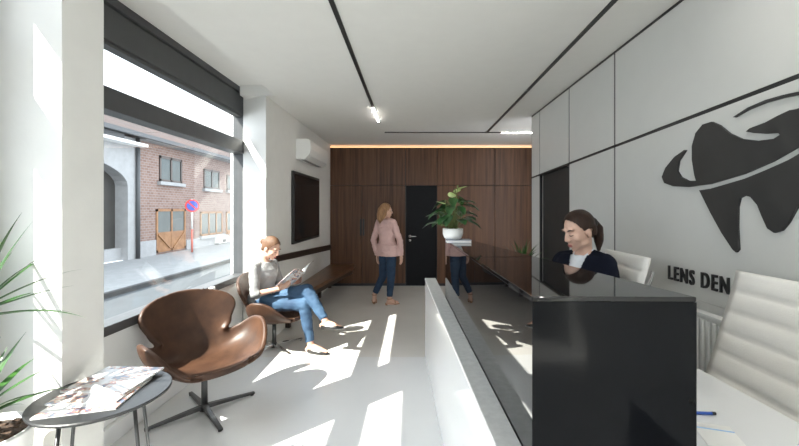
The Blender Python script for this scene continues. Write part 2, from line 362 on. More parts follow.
# ------------------------------------------------------------------ ceiling tracks
tr = thing('light_track', 'black ceiling track nearest the windows with one lit end', 'track light', (-.487,3.5,HC))
box('track', -.502,-.472, YF+.2,5.42, HC-.012,HC-.0005, M['black_line'], tr); box('diffuser', -.498,-.476, 4.62,5.33, HC-.018,HC-.0115, M['led_bright'], tr)
tr = thing('light_track', 'long black ceiling track beside the grey panelled wall, unlit except for an added fill strip out of view', 'track light', (1.20,3.5,HC))
box('track', 1.186,1.214, YF+.2,6.10, HC-.012,HC-.0005, M['black_line'], tr)
box('diffuser', 1.188,1.212, YF+.4,1.6, HC-.018,HC-.0115, M['led'], tr)  # added lit strip out of view, brightens the room
for y in (2.1, 3.95): box('joint', 1.184,1.216, y-.006,y+.006, HC-.014,HC-.001, M['grey_plastic'], tr)
tr = thing('light_track', 'black ceiling track crossing in front of the walnut wall with its end lit', 'track light', (.8,6.13,HC))
box('track', -.46,2.4, 6.115,6.145, HC-.012,HC-.0005, M['black_line'], tr); box('diffuser', 1.44,2.3, 6.118,6.142, HC-.018,HC-.0115, M['led_bright'], tr)

# ------------------------------------------------------------------ left wall fittings
ac = thing('air_conditioner', 'white wall air conditioner above the dark screen', 'air conditioner', (XL,5.75,2.18))
prof = [(0,2.19),(-.0,2.47),(.17,2.47),(.205,2.44),(.21,2.33),(.19,2.25),(.13,2.19)]
MB().prism([(XL+a,5.2,z) for a,z in prof], (0,1.08,0)).build('housing', M['white_plastic'], ac, False, .012)
MB().prism([(XL+a,5.24,z) for a,z in ((.193,2.245),(.135,2.187),(.125,2.18),(.198,2.235))], (0,1.0,0)).build('air_flap', M['white_plastic'], ac)
box('louvre', XL+.06,XL+.13, 5.27,6.2, 2.183,2.19, M['grey_plastic'], ac)
tv = thing('wall_screen', 'large dark framed screen hanging on the left wall over the bench', 'screen', (XL,5.7,1.03))
box('frame', XL+.002,XL+.035, 5.01,6.39, 1.03,2.01, M['black_line'], tv, .004); box('glass', XL+.034,XL+.038, 5.05,6.35, 1.07,1.97, M['screen'], tv)
a = ONX(268,257.5,-1.6); b = ONX(329.5,245,-1.6); h0,h1 = .07,.10
rail = MB().hexa([(XL+.002,a.y,a.z-h0),(XL+.03,a.y,a.z-h0),(XL+.03,YB-.03,b.z-h1),(XL+.002,YB-.03,b.z-h1),(XL+.002,a.y,a.z),(XL+.03,a.y,a.z),(XL+.03,YB-.03,b.z),(XL+.002,YB-.03,b.z)]).build('wall_rail', M['rail_wood'], None, False, .004)
tag(rail, 'dark wooden back rail fixed on the left wall above the bench', 'rail')
bn = thing('bench', 'long dark wooden bench fixed along the left wall', 'bench', (-1.4,5.9,0))
pts = [(XL+.003,4.65),(-1.42,4.65),(-1.10,7.02),(-1.12,YB-.025),(XL+.003,YB-.025)]
MB().prism([(x,y,.375) for x,y in pts], (0,0,.055)).build('seat', M['bench_wood'], bn, False, .006)
MB().prism([(x+(-.03 if x>-1.5 else 0),y,.30) for x,y in pts], (0,0,.074)).build('apron', M['rail_wood'], bn)
for y in (4.8,5.6,6.4,7.2): box('support', XL+.003,XL+.06, y-.03,y+.03, 0,.30, M['rail_wood'], bn)

# ------------------------------------------------------------------ reception counter
knee = thing('counter_base', 'low white wall with a pale stone ledge in front of the black counter', 'low wall', (.2,2.5,0))
ZL = .80
L0,L1 = (.122,3.83),(.268,.70); R0,R1 = (.228,3.83),(.335,.70)
MB().prism([(L0[0],L0[1],0),(R0[0],R0[1],0),(R1[0],R1[1],0),(L1[0],L1[1],0)], (0,0,ZL-.02)).build('low_wall', M['gloss_white'], knee, False, .002)
MB().prism([(L0[0]-.002,L0[1]+.002,ZL-.02),(R0[0],R0[1]+.002,ZL-.02),(R1[0],R1[1],ZL-.02),(L1[0]-.002,L1[1],ZL-.02)], (0,0,.02)).build('ledge', M['stone'], knee)['label']='pale grey stone ledge on the white wall'
def rx(y): return R0[0]+(R0[1]-y)*(R1[0]-R0[0])/(R0[1]-R1[1])+.002
ZT1 = 1.26
ctr = thing('reception_counter', 'glossy black wedge shaped reception counter reflecting the floor', 'counter', (.5,1.8,0))
NL = (rx(1.036),1.036); FLc = (rx(3.02),3.02); FR = (.46,2.86); NR = (.773,1.03); MR=(.655,1.66)
outer = [NL,NR,MR,FR,FLc]
def inset(pts, k):
    cx = sum(p[0] for p in pts)/len(pts); cy = sum(p[1] for p in pts)/len(pts)
    return [(p[0]+(cx-p[0])*k, p[1]+(cy-p[1])*k) for p in pts]
MB().prism([(x,y,ZT1-.014) for x,y in outer], (0,0,.014)).build('counter_top', M['blackglass'], ctr, False, .0025)
fa = [NL,FLc,(FLc[0]+.03,FLc[1]-.005),(NL[0]+.03,NL[1]+.03)]
MB().prism([(x+.001,y,.02) for x,y in fa], (0,0,ZT1-.0345)).build('front_panel', M['mirror_black'], ctr)
MB().prism([(x,y,.02) for x,y in [(NL[0]+.002,NL[1]+.001),(NR[0],NR[1]),(NR[0]-.01,NR[1]+.035),(NL[0]+.034,NL[1]+.035)]], (0,0,ZT1-.0345)).build('end_panel', M['lacquer_black'], ctr)
MB().prism([(x,y,.02) for x,y in [(FLc[0]+.03,FLc[1]-.003),FR,(FR[0]-.03,FR[1]-.03),(FLc[0]+.03,FLc[1]-.04)]], (0,0,ZT1-.0345)).build('end_panel', M['lacquer_black'], ctr)
# white desk behind the counter
dk = thing('reception_desk', 'white work desk behind the black counter beside the white chair', 'desk', (1.0,1.5,0))
ZD = .82
MB().prism([(.80,.55,ZD-.03),(1.245,.55,ZD-.03),(1.215,1.76,ZD-.03),(1.1,2.0,ZD-.03),(.66,2.0,ZD-.03),(.80,1.08,ZD-.03)], (0,0,.03)).build('desk_top', M['gloss_white'], dk, False, .003)
box('side_panel', .82,1.2, .57,.60, 0,ZD-.03, M['gloss_white'], dk); box('side_panel', .70,1.05, 1.94,1.97, 0,ZD-.03, M['gloss_white'], dk)
q = [FL(701,413,ZD+.006), FL(716,413.5,ZD+.006)]
pen = thing('pen', 'dark blue pen lying on the white desk', 'pen', q[0])
MB().tube([q[0]-(q[1]-q[0])*.6,q[0].lerp(q[1],.72)], .005, 10).build('barrel', M['ink'], pen, True); MB().tube([q[0].lerp(q[1],.72),q[0].lerp(q[1],.95),q[1]], [.0056,.0056,.003], 10).build('cap', M['black_line'], pen, True)
a0,b0 = FL(694,426,ZD+.0015),FL(734,432,ZD+.0015)
sh = thing('printed_sheet', 'white sheet with a pale blue printed line on the white desk', 'paper', (a0.x,a0.y,ZD))
dv = (b0-a0); nv = Vector((dv.y,-dv.x,0)).normalized()
MB().prism([a0-nv*.03-Vector((0,0,.001)),b0-nv*.03-Vector((0,0,.001)),b0+nv*.10-Vector((0,0,.001)),a0+nv*.10-Vector((0,0,.001))], (0,0,.001)).build('sheet', M['paper'], sh)
MB().prism([a0,b0,b0+nv*.006,a0+nv*.006], (0,0,.0004)).build('printed_line', M['ink_pale'], sh)

# radiator under the panels
rd = thing('radiator', 'white ribbed radiator on the right wall behind the white chairs', 'radiator', (XR,2.1,.3))
rb = MB().box(XR-.035,XR+.0,1.55,2.75,.32,.93)
y = 1.57
while y < 2.73: rb.box(XR-.05,XR-.034,y,y+.02,.34,.91); y += .04
rb.build('radiator_body', M['white_plastic'], rd, False, .004)
MB().box(XR-.052,XR+.0,1.54,2.76,.93,.945).build('top_grille', M['white_plastic'], rd)
MB().tube([(XR-.02,1.56,.34),(XR-.02,1.56,.02)], .009, 10).build('pipe', M['chrome'], rd, True)
MB().tube([(XR-.02,2.74,.34),(XR-.02,2.74,.02)], .009, 10).build('pipe', M['chrome'], rd, True)

# ------------------------------------------------------------------ emblem and lettering
up_poly = [(686,150),(676,157),(667,168),(663.5,177),(666,183),(675,186.3),(690,187),(712,184),(746,174),(775,161.5),(799,148),(826,130),(846,113),(850,104),(836,100),(815,104),(799,109),(792,110.2),(780,115.8),(768,122.3),(752,128.3),(748.2,131.5),(756,133),(768,133.8),(781,133),(782.5,134.8),(776,138.8),(760,140.8),(744,139),(731.6,133.4),(721.6,125.3),(713.5,121.7),(704.5,124.5),(697.5,133),(693.8,146),(693.8,160),(696.3,175),(698,180.7),(690,180.7),(682.5,177),(679,171),(680.5,161),(687.5,150.3)]
lo_poly = [(701.2,190.3),(712.4,188.7),(746,179),(768.5,170),(791,160),(799,155.5),(824,139),(832,150),(828,170),(815,188),(799,208.2),(791,222.8),(784.2,230.7),(776.4,232.9),(769.6,228.4),(764,216),(759.5,204.9),(752.8,197),(747.2,195.4),(742,198.1),(739.8,207),(739.6,227.3),(740.7,249.7),(738.2,252.4),(734.9,249.7),(723.6,232.9),(712.4,212.7)]
arc = [(735,117.2),(750,107.5),(768,99.8),(785,95),(799,92),(830,88.5),(830,90.5),(799,95.4),(785,98),(768,102.6),(751,109.5),(737,117.4)]
XG = XR-.001
em = thing('wall_emblem', 'dark tooth and swoosh emblem on the grey wall above the white chair', 'emblem', (XG,1.9,1.6))
for nm,pl in (('tooth_crown',up_poly),('tooth_root',lo_poly),('arc_line',arc)):
    pts = [ONX(a,b,XG) for a,b in pl]
    MB().prism(pts, (-.012,0,0)).build(nm, M['graphite'], em)
cu = bpy.data.curves.new('wall_lettering','FONT'); cu.body = 'LENS DEN'; cu.extrude = .006; cu.offset = .012; cu.space_character = 1.28; cu.size = 1.; cu.resolution_u = 4
tmp = bpy.data.objects.new('tmp',cu); C.objects.link(tmp)
dg = bpy.context.evaluated_depsgraph_get(); dg.update()
me = bpy.data.meshes.new_from_object(tmp.evaluated_get(dg)); bpy.data.objects.remove(tmp)
xs = [v.co.x for v in me.vertices]; ys = [v.co.y for v in me.vertices]
LX0,LX1,LY0,LY1 = min(xs),max(xs),min(ys),max(ys)
t0,t1 = ONX(669.3,273,XG), ONX(730,281,XG)
zb0,zt0 = 1.066,1.152
for v in me.vertices:
    u = (v.co.x-LX0)/(LX1-LX0); w = (v.co.y-LY0)/(LY1-LY0); dz = v.co.z
    v.co = (XG-.004-dz, t0.y+(t1.y-t0.y)*u, zb0+(zt0-zb0)*w+.004*u)
lt = thing('wall_lettering', 'black wall letters reading LENS DEN under the tooth emblem', 'lettering', (XG,t0.y,zb0))
bm = bmesh.new(); bm.from_mesh(me); seen = set(); isl = []
for v in bm.verts:
    if v in seen: continue
    st_ = [v]; seen.add(v); q = []
    while st_:
        a = st_.pop(); q.append(a)
        for e_ in a.link_edges:
            b = e_.other_vert(a)
            if b not in seen: seen.add(b); st_.append(b)
    isl.append(q)
for q in sorted(isl, key=lambda q: -q[0].co.y):
    ids = {v:i for i,v in enumerate(q)}; ml = bpy.data.meshes.new('letter')
    ml.from_pydata([v.co.copy() for v in q], [], [[ids[v] for v in f.verts] for f in bm.faces if f.verts[0] in ids])
    link('letter', ml, M['black_line'], lt)
bm.free()

# ------------------------------------------------------------------ furniture
def children(o): return [c for c in bpy.data.objects if c.parent == o]
def copy_tree(o, parent=None):
    c = o.copy(); C.objects.link(c)
    if parent is not None: c.parent = parent
    for ch in children(o): copy_tree(ch, c)
    return c
def swan_shell():
    #      w    y     z    yoff  rise
    st = [(.20, .354,.388, -.032, .006),
          (.28, .315,.374, -.02, .05),
          (.345,.255,.362, -.01, .13),
          (.395,.17, .352, .00,  .215),
          (.42, .075,.347, .00,  .255),
          (.405,-.02,.347, -.005,.245),
          (.335,-.10,.358, .00,  .175),
          (.240,-.160,.390,.012, .105),
          (.220,-.205,.452,.038, .060),
          (.280,-.235,.530,.078, .040),
          (.330,-.262,.610,.100, .018),
          (.357,-.285,.685,.113, .00),
          (.345,-.303,.745,.106, -.008),
          (.300,-.314,.788,.082, -.010),
          (.228,-.321,.815,.048, -.009),
          (.15,-.325,.834,.020, -.010)]
    def cr(t):
        k = min(int(t), len(st)-2); f = t-k
        p = [st[max(0,min(len(st)-1,k+q))] for q in (-1,0,1,2)]
        return [.5*((2*b)+(c-a)*f+(2*a-5*b+4*c-d)*f*f+(3*b-a-3*c+d)*f**3) for a,b,c,d in zip(*p)]
    bm = bmesh.new(); nu = 32; g = []; nv = 96
    for r_ in range(nv+1):
        w,y,z,yo,rs = cr((len(st)-1)*r_/nv); row = []; w = max(w,.0)
        for i in range(nu+1):
            u = -1+2*i/nu; au = abs(u)
            x = w*math.copysign(math.sin(au*math.pi/2*.92)/math.sin(math.pi/2*.92), u)
            q = abs(x)/max(w,1e-6); row.append(bm.verts.new((x, y+yo*q*q, z+rs*(au**2.4 if rs > .03 else q*q))))
        g.append(row)
    for a,b in zip(g,g[1:]):
        for i in range(nu): bm.faces.new([a[i],a[i+1],b[i+1],b[i]])
    bmesh.ops.remove_doubles(bm, verts=bm.verts[:], dist=.0015)
    bmesh.ops.recalc_face_normals(bm, faces=bm.faces[:])
    up = sum((f.normal.z for f in bm.faces))
    if up < 0: bmesh.ops.reverse_faces(bm, faces=bm.faces[:])
    me = bpy.data.meshes.new('shell'); bm.to_mesh(me); bm.free(); return me
def swan(name, label, loc, rz):
    t = thing(name, label, 'armchair', loc, rz)
    o = link('seat_shell', swan_shell(), M['leather'], t, True, 0, False)
    s = o.modifiers.new('thick','SOLIDIFY'); s.thickness = .038; s.offset = -1
    q = o.modifiers.new('round','REMESH'); q.mode = 'VOXEL'; q.voxel_size = .0085; q.use_smooth_shade = True; q = o.modifiers.new('soft','SMOOTH'); q.iterations = 22; q.factor = .5
    MB().tube([(0,-.0,.02),(0,-.0,.30)], [.024,.021], 20).tube([(0,0,.285),(0,0,.315)], [.10,.13], 24).build('column', M['darksteel'], t, True, 0, False)
    hub = MB().tube([(0,0,.012),(0,0,.055)], [.036,.03], 20).build('hub', M['darksteel'], t, True, 0, False)
    return t
def swan_feet(t, angs, L=.385, m=None):
    for a in angs:
        a -= t.rotation_euler.z
        d = Vector((math.cos(a),math.sin(a),0)); n = Vector((-d.y,d.x,0))
        q = []
        for s,w,z0,z1 in ((.02,.020,.022,.052),(L,.013,.006,.022)):
            c = d*s
            q.append([c-n*w+Vector((0,0,z0)),c+n*w+Vector((0,0,z0)),c+n*w+Vector((0,0,z1)),c-n*w+Vector((0,0,z1))])
        f = MB().rings(q).build('foot', m or M['darksteel'], t, False, .003, False)
        MB().tube([d*(L-.02),d*(L-.02)+Vector((0,0,.008))], .014, 12).build('glide', M['black_line'], f, True, 0, False)
h1 = FL(197,408)
s1 = swan('leather_armchair', 'brown leather swivel armchair, empty, beside the round black table', (-1.545,2.80,0), R(-124))
s1.scale = (.96,.94,1.04); swan_feet(s1, [R(45),R(135),R(225),R(315)])
s2 = swan('leather_armchair', 'brown leather swivel armchair that the seated woman is sitting on', (-1.50,4.085,0), R(-98))
swan_feet(s2, [R(48),R(138),R(228),R(318)], .36, M['chrome'])
s2.scale = (.95,.95,.98)

# round side table
tc = Vector((-1.375,1.685,.68)); tr_ = .256
tb = thing('side_table', 'round black side table carrying a pile of magazines', 'table', (tc.x,tc.y,0))
MB().lathe([(0,tc.z-.018),(tr_-.012,tc.z-.018),(tr_-.002,tc.z-.012),(tr_,tc.z-.004),(tr_-.004,tc.z),(0,tc.z)], (tc.x,tc.y,0), 72).build('table_top', M['table_black'], tb)
for a in (-105,-15,75,165):
    d = Vector((math.cos(R(a)),math.sin(R(a)),0)); b = Vector((tc.x,tc.y,0))
    MB().tube([b+d*.17+Vector((0,0,tc.z-.015)), b+d*.245], [.0075,.0055], 12).build('leg', M['darksteel'], tb, True)
def magazine(label, corners, z, pages, m, n=None):
    # corners in plan, anticlockwise; a stack of paper under a printed cover
    cx = sum(c[0] for c in corners)/4; cy = sum(c[1] for c in corners)/4
    t = thing('magazine', label, 'magazine', (cx,cy,z), 0, 'magazines on the round table')
    MB().prism([(x,y,z) for x,y in corners], (0,0,pages)).build('pages', M['paper'], t)
    MB().prism([(x*1.0+(x-cx)*.006,y+(y-cy)*.006,z+pages) for x,y in corners], (0,0,.0012)).build('cover', m, t)
magazine('lowest magazine of the pile on the round table, sticking out towards the viewer', [(-1.485,1.465),(-1.215,1.545),(-1.262,1.83),(-1.53,1.75)], tc.z, .006, M['print_c'])
magazine('middle magazine of the pile on the round table, peeking out at the near edge', [(-1.52,1.56),(-1.245,1.585),(-1.27,1.87),(-1.545,1.845)], tc.z+.0075, .006, M['print_b'])
magazine('top magazine of the pile on the round table, its printed cover in sunlight', [(-1.545,1.655),(-1.255,1.64),(-1.255,1.905),(-1.545,1.92)], tc.z+.015, .006, M['print_a'])

# white ribbed office chairs
def ribbed(bm_name, pts, w, ribs, amp=.012, th=.022):
    # a padded panel along a polyline (y,z) with horizontal ribs
    P2 = [Vector((0,y,z)) for y,z in pts]
    seg = [(b-a).length for a,b in zip(P2,P2[1:])]; tot = sum(seg); N = ribs*8; M_ = 12
    bm = bmesh.new(); rows = [[],[]]
    for i in range(N+1):
        s = tot*i/N; k = 0
        while k < len(seg)-1 and s > seg[k]: s -= seg[k]; k += 1
        p = P2[k].lerp(P2[k+1], min(1,s/seg[k])); tg = (P2[k+1]-P2[k]).normalized(); nn = Vector((0,-tg.z,tg.y))
        puff = amp*abs(math.sin(math.pi*i/8))**.55
        for side,sg in ((0,1),(1,-1)):
            row = []
            for j in range(M_+1):
                u = -1+2*j/M_; e = (1-abs(u)**8)
                row.append(bm.verts.new(p + Vector((u*w/2,0,0)) + nn*sg*(th/2*(.45+.55*e)+puff*e)))
            rows[side].append(row)
    for a,b in zip(rows[0],rows[0][1:]):
        for j in range(M_): bm.faces.new([a[j],a[j+1],b[j+1],b[j]])
    for a,b in zip(rows[1],rows[1][1:]):
        for j in range(M_): bm.faces.new([b[j],b[j+1],a[j+1],a[j]])
    for i in range(N):
        for j in (0,M_): 
            f = [rows[0][i][j],rows[0][i+1][j],rows[1][i+1][j],rows[1][i][j]]; bm.faces.new(f)
    for i in (0,N):
        for j in range(M_): bm.faces.new([rows[0][i][j],rows[0][i][j+1],rows[1][i][j+1],rows[1][i][j]])
    bmesh.ops.recalc_face_normals(bm, faces=bm.faces[:])
    me = bpy.data.meshes.new(bm_name); bm.to_mesh(me); bm.free(); return me
def office_chair(label, loc, rz):
    t = thing('office_chair', label, 'office chair', loc, rz)
    link('backrest', ribbed('backrest', [(-.15,.57),(-.19,.66),(-.27,.90),(-.36,1.20),(-.365,1.235)], .50, 8), M['white_leather'], t, True, 0, False)
    link('seat', ribbed('seat', [(.27,.535),(.24,.56),(.1,.555),(-.12,.555),(-.16,.585)], .50, 5), M['white_leather'], t, True, 0, False)
    for s in (-1,1):
        f = MB().tube([(s*.225,.24,.525),(s*.225,-.13,.525),(s*.225,-.235,.66),(s*.225,-.398,1.15)], .011, 10).build('side_rail', M['chrome'], t, True, 0, False)
        a = MB().tube([(s*.27,.16,.55),(s*.30,.17,.70),(s*.30,.13,.765),(s*.30,-.12,.775),(s*.27,-.245,.75),(s*.225,-.275,.75)], .011, 10).build('armrest', M['chrome'], t, True, 0, False)
        MB().tube([(s*.30,.12,.775),(s*.30,-.10,.783)], [.018,.018], 12).build('arm_pad', M['black_line'], a, True, 0, False)
    MB().tube([(0,0,.09),(0,0,.35)], .028, 16).tube([(0,0,.33),(0,0,.545)], .019, 16).build('gas_lift', M['chrome'], t, True, 0, False)
    for k in range(5):
        a = 2*math.pi*k/5+.3; d = Vector((math.cos(a),math.sin(a),0))
        l = MB().tube([Vector((0,0,.10)),d*.15+Vector((0,0,.095)),d*.29+Vector((0,0,.07))], [.024,.02,.013], 10).build('base_leg', M['chrome'], t, True, 0, False)
        n = Vector((-d.y,d.x,0))
        MB().tube([d*.29-n*.02+Vector((0,0,.029)),d*.29+n*.02+Vector((0,0,.029))], .029, 16).build('caster', M['black_line'], l, True, 0, False)
    return t
oc1 = office_chair('white ribbed leather office chair, empty, at the white desk near the radiator', (1.035,1.385,0), R(90))
oc2 = office_chair('white ribbed leather office chair the receptionist sits on', (1.01,2.44,0), R(90)); oc2.scale = (1,1,.985)

# ------------------------------------------------------------------ plants
def blade(bm, base, d, L, w, droop, up=.5):
    d = Vector(d).normalized(); side = d.cross(Vector((0,0,1)))
    side = side.normalized() if side.length > .05 else Vector((1,0,0))
    n = 9; p = Vector(base); dr = d.copy(); A=[];B=[];Cc=[]
    for i in range(n+1):
        s = i/n; ww = w*math.sin(math.pi*min(1,(.12+.88*s)))**.75*(1-s**4)+.0006
        nn = side.cross(dr).normalized()
        A.append(bm.verts.new(p-side*ww)); Cc.append(bm.verts.new(p-nn*ww*.35)); B.append(bm.verts.new(p+side*ww))
        p = p + dr*(L/n); dr = (dr + Vector((0,0,-droop/n*(.4+1.4*s)))).normalized()
    for i in range(n):
        bm.faces.new([A[i],Cc[i],Cc[i+1],A[i+1]]); bm.faces.new([Cc[i],B[i],B[i+1],Cc[i+1]])
pc = Vector((-1.725,1.48,0))
yp = thing('spiky_plant', 'tall spiky green houseplant in a white planter at the nearer window', 'plant', pc)
MB().lathe([(0,.01),(.13,.01),(.15,.30),(.176,.60),(.180,.612),(.168,.615),(.160,.585),(0,.585)], pc, 48).build('planter', M['pot'], yp, True)
so = MB(); so.lathe([(0,.575),(.159,.575),(.159,.588),(.11,.592),(0,.598)], pc, 32)
rnd = random.Random(3)
for i in range(60):
    a = rnd.random()*6.28; r = .15*math.sqrt(rnd.random()); so.ball(pc+Vector((r*math.cos(a),r*math.sin(a),.592)), (.014,.010,.007), Matrix.Rotation(rnd.random()*3,3,'Z'), 6)
so.build('soil', M['soil'], yp, True)
MB().tube([pc+Vector((-.02,0,.58)),pc+Vector((-.03,.0,.85)),pc+Vector((-.02,.01,1.07))], [.024,.021,.018], 14).build('trunk', M['cane'], yp, True)
MB().tube([pc+Vector((.03,-.03,.58)),pc+Vector((.05,-.03,.72))], [.017,.014], 12).build('trunk', M['cane'], yp, True)
rnd = random.Random(11)
def rosette(c, n, L, w, par):
    for i in range(n):
        a = i*2.399+rnd.random()*.5; el = R(70 - 75*(i/n) + rnd.uniform(-8,8))
        m = MB(); ln = L*rnd.uniform(.8,1.1)
        blade(m.bm, Vector(c)+Vector((0,0,-.07*i/n)), (math.cos(a)*math.cos(el),math.sin(a)*math.cos(el),math.sin(el)), ln, w, rnd.uniform(.3,.8))
        m.build('leaf', M['leaf'], par, True)
rosette(pc+Vector((-.01,.02,1.13)), 26, .36, .013, yp)
rosette(pc+Vector((.05,-.03,.75)), 20, .31, .015, yp)
def broad_leaf(bm, base, d, L, W, droop):
    d = Vector(d).normalized(); side = d.cross(Vector((0,0,1))); side = side.normalized() if side.length>.05 else Vector((1,0,0))
    n = 8; p = Vector(base); dr = d.copy(); rows=[]
    for i in range(n+1):
        s = i/n; ww = W*(math.sin(math.pi*s**.62))**.8 if 0<s<1 else .0006
        nn = side.cross(dr).normalized()
        rows.append([bm.verts.new(p+side*ww*u - nn*ww*.30*(1-abs(u)) ) for u in (-1,-.5,0,.5,1)])
        p = p + dr*(L/n); dr = (dr+Vector((0,0,-droop/n))).normalized()
    for a,b in zip(rows,rows[1:]):
        for j in range(4): bm.faces.new([a[j],a[j+1],b[j+1],b[j]])
# flowering plant and book at the far end of the counter
bk = Vector((.325,2.72,ZT1))
bt = thing('book', 'grey and white book under the flower pot on the counter end', 'book', bk)
MB().box(bk.x-.085,bk.x+.085,bk.y-.06,bk.y+.06,bk.z+.002,bk.z+.018).build('pages', M['paper'], bt)
MB().box(bk.x-.088,bk.x+.088,bk.y-.062,bk.y+.062,bk.z+.018,bk.z+.0205).box(bk.x-.088,bk.x+.088,bk.y-.062,bk.y+.062,bk.z,bk.z+.002).build('cover', mat('book_cover',(.42,.46,.56),.4,var=.3,vscale=14.), bt)
pp = Vector((.288,2.73,ZT1+.021))
fp = thing('flowering_plant', 'leafy plant with pale flowers in a white bowl pot on the counter', 'plant', pp)
MB().lathe([(0,0),(.045,0),(.062,.012),(.073,.04),(.074,.078),(.070,.080),(.066,.074),(0,.070)], pp, 40).build('pot', M['pot'], fp, True)
MB().lathe([(0,.066),(.067,.066),(.065,.073),(0,.076)], pp, 24).build('soil', M['soil'], fp, True)
rnd = random.Random(8)
def broad_plant(root, c, n, rmin, rmax, hmin, hmax, L, W, m, fl):
    for i in range(n):
        a = i*2.399+rnd.uniform(-.3,.3); r = rmin+(rmax-rmin)*math.sqrt((i+.5)/n); h = hmax-(hmax-hmin)*((i+.5)/n)**1.1+rnd.uniform(-.02,.02)
        tip = c+Vector((r*math.cos(a),r*math.sin(a),h))
        l = MB(); broad_leaf(l.bm, tip, (math.cos(a),math.sin(a),rnd.uniform(-.5,.35)), L*rnd.uniform(.8,1.25), W*rnd.uniform(.95,1.35), rnd.uniform(.9,1.6))
        lo = l.build('leaf', m, root, True)
        MB().tube([c+Vector((.02*math.cos(a),.02*math.sin(a),.06)), c+Vector((r*.45*math.cos(a),r*.45*math.sin(a),h*.75)), tip], .0028, 6).build('stalk', M['stem'], lo, True)
broad_plant(fp, pp, 26, .02, .115, .12, .30, .115, .034, M['leaf_dark'], 0)
for (dx,dz,a) in ((-.055,.255,3.4),(.015,.335,1.2),(.03,.36,-.6),(-.005,.30,4.5)):
    f = MB(); q = pp+Vector((dx,-.03,dz)); broad_leaf(f.bm, q, (math.cos(a),math.sin(a)*.5,.5), .075, .030, .6)
    fo = f.build('flower', M['leaf_pale'], fp, True); MB().tube([pp+Vector((0,0,.07)),q], .0025, 6).tube([q,q+Vector((0,0,.03))], .005, 8).build('flower_stalk', M['stem'], fo, True)
gp = Vector((1.32,4.55,0))
gt = thing('potted_plant', 'small arching green plant behind the far side of the counter', 'plant', gp)
MB().lathe([(0,.0),(.10,.0),(.12,.4),(.14,.80),(.13,.80),(.12,.77),(0,.77)], gp, 32).build('planter', M['pot'], gt, True)
for i in range(30):
    a = i*2.399; el = R(80-60*i/30); l = MB(); blade(l.bm, gp+Vector((0,0,.77)), (math.cos(a)*math.cos(el),math.sin(a)*math.cos(el),math.sin(el)), .40, .016, 1.1); l.build('leaf', M['leaf'], gt, True)

# ------------------------------------------------------------------ street
ZG = -.375; XF = -10.5
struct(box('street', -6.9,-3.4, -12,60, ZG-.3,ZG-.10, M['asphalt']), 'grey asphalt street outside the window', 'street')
struct(box('pavement', XF-.1,-6.9, -12,60, ZG-.3,ZG, M['pavement']), 'pavement along the brick house across the street', 'pavement')
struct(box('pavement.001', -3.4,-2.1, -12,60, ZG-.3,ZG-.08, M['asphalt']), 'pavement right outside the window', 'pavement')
struct(box('kerb', -6.9,-6.76, -12,60, ZG-.3,ZG+.005, M['kerb']), 'kerb stone of the opposite pavement', 'kerb')
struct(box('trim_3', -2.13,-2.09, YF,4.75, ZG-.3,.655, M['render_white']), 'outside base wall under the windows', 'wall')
def fy(px): return F*XF/(px-CX)
def fz(px,py): return E+(CY-py)/F*fy(px)
yA,yB,yC = fy(60), fy(135), 34.0
ZE = 4.25   # eave height
hs = thing('brick_house', 'long brick house with wooden doors across the street', 'house', (XF,(yB+yC)/2,ZG))
MB().box(XF-6,XF,yB,yC,ZG,ZE).build('brick_wall', M['brick'], hs)
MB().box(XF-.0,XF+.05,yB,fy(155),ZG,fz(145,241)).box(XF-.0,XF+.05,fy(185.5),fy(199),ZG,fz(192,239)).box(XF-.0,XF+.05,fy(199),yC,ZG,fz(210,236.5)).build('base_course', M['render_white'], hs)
MB().prism([(XF+.45,yB,ZE-.02),(XF-3.6,yB,ZE+1.75),(XF-7,yB,ZE-.02)], (0,yC-yB,0)).build('roof', M['tile'], hs)
MB().box(XF+.42,XF+.58,yB,yC,ZE-.10,ZE+.05).build('gutter', M['zinc'], hs)
MB().box(XF,XF+.42,yB,yC,ZE-.12,ZE-.03).build('soffit', M['render_white'], hs)
cpx = ONX(179.5,137,XF-3.3)
MB().box(XF-3.7,XF-2.9,cpx.y-.55,cpx.y+.55,ZE+1.0,cpx.z+.25).build('chimney', M['brick'], hs)
def opening(px0,py0,px1,py1,bars,kind):
    ya,yb = fy(px0),fy(px1); pm=(px0+px1)/2; z1 = fz(pm,py0); z0 = fz(pm,py1)
    fr = MB(); f = .10
    fr.box(XF-.02,XF+.04,ya,ya+f,z0,z1).box(XF-.02,XF+.04,yb-f,yb,z0,z1).box(XF-.02,XF+.04,ya,yb,z1-f,z1).box(XF-.02,XF+.04,ya,yb,z0,z0+f)
    for t_ in bars: y = ya+(yb-ya)*t_; fr.box(XF-.02,XF+.04,y-.05,y+.05,z0,z1)
    if kind == 'door':
        zm = z0+(z1-z0)*.46; fr.box(XF-.02,XF+.03,ya,yb,z0,zm)
        for a,b in ((0,.5),(.5,1)):
            u,v = ya+(yb-ya)*(a+.05),ya+(yb-ya)*(b-.05)
            s = 1 if a==0 else -1
            e0,e1 = (u,v) if a==0 else (v,u)
            fr.tube([(XF+.035,e0,zm-.08),(XF+.035,e1,z0+.1)], .05, 4)
    o = fr.build('door' if kind=='door' else 'window', M['oak'] if kind!='dark' else M['rail_wood'], hs)
    MB().box(XF-.03,XF+.012,ya+.05,yb-.05,z0+.05,z1-.05).build('pane', M['house_glass'], o)
    if kind != 'door': MB().box(XF-.02,XF+.14,ya-.1,yb+.1,z0-.14,z0).build('sill', M['render_white'], o)
opening(159,157.6,181.5,182.5,(.5,),'dark'); opening(203.5,170,219,189,(.5,),'dark'); opening(226.5,175.5,236,190.5,(.5,),'dark')
opening(155.6,209,185,250.5,(.5,),'door'); opening(199.8,211.5,222,235,(.36,.7),'win'); opening(225.8,211.5,238,245,(.5,),'door')
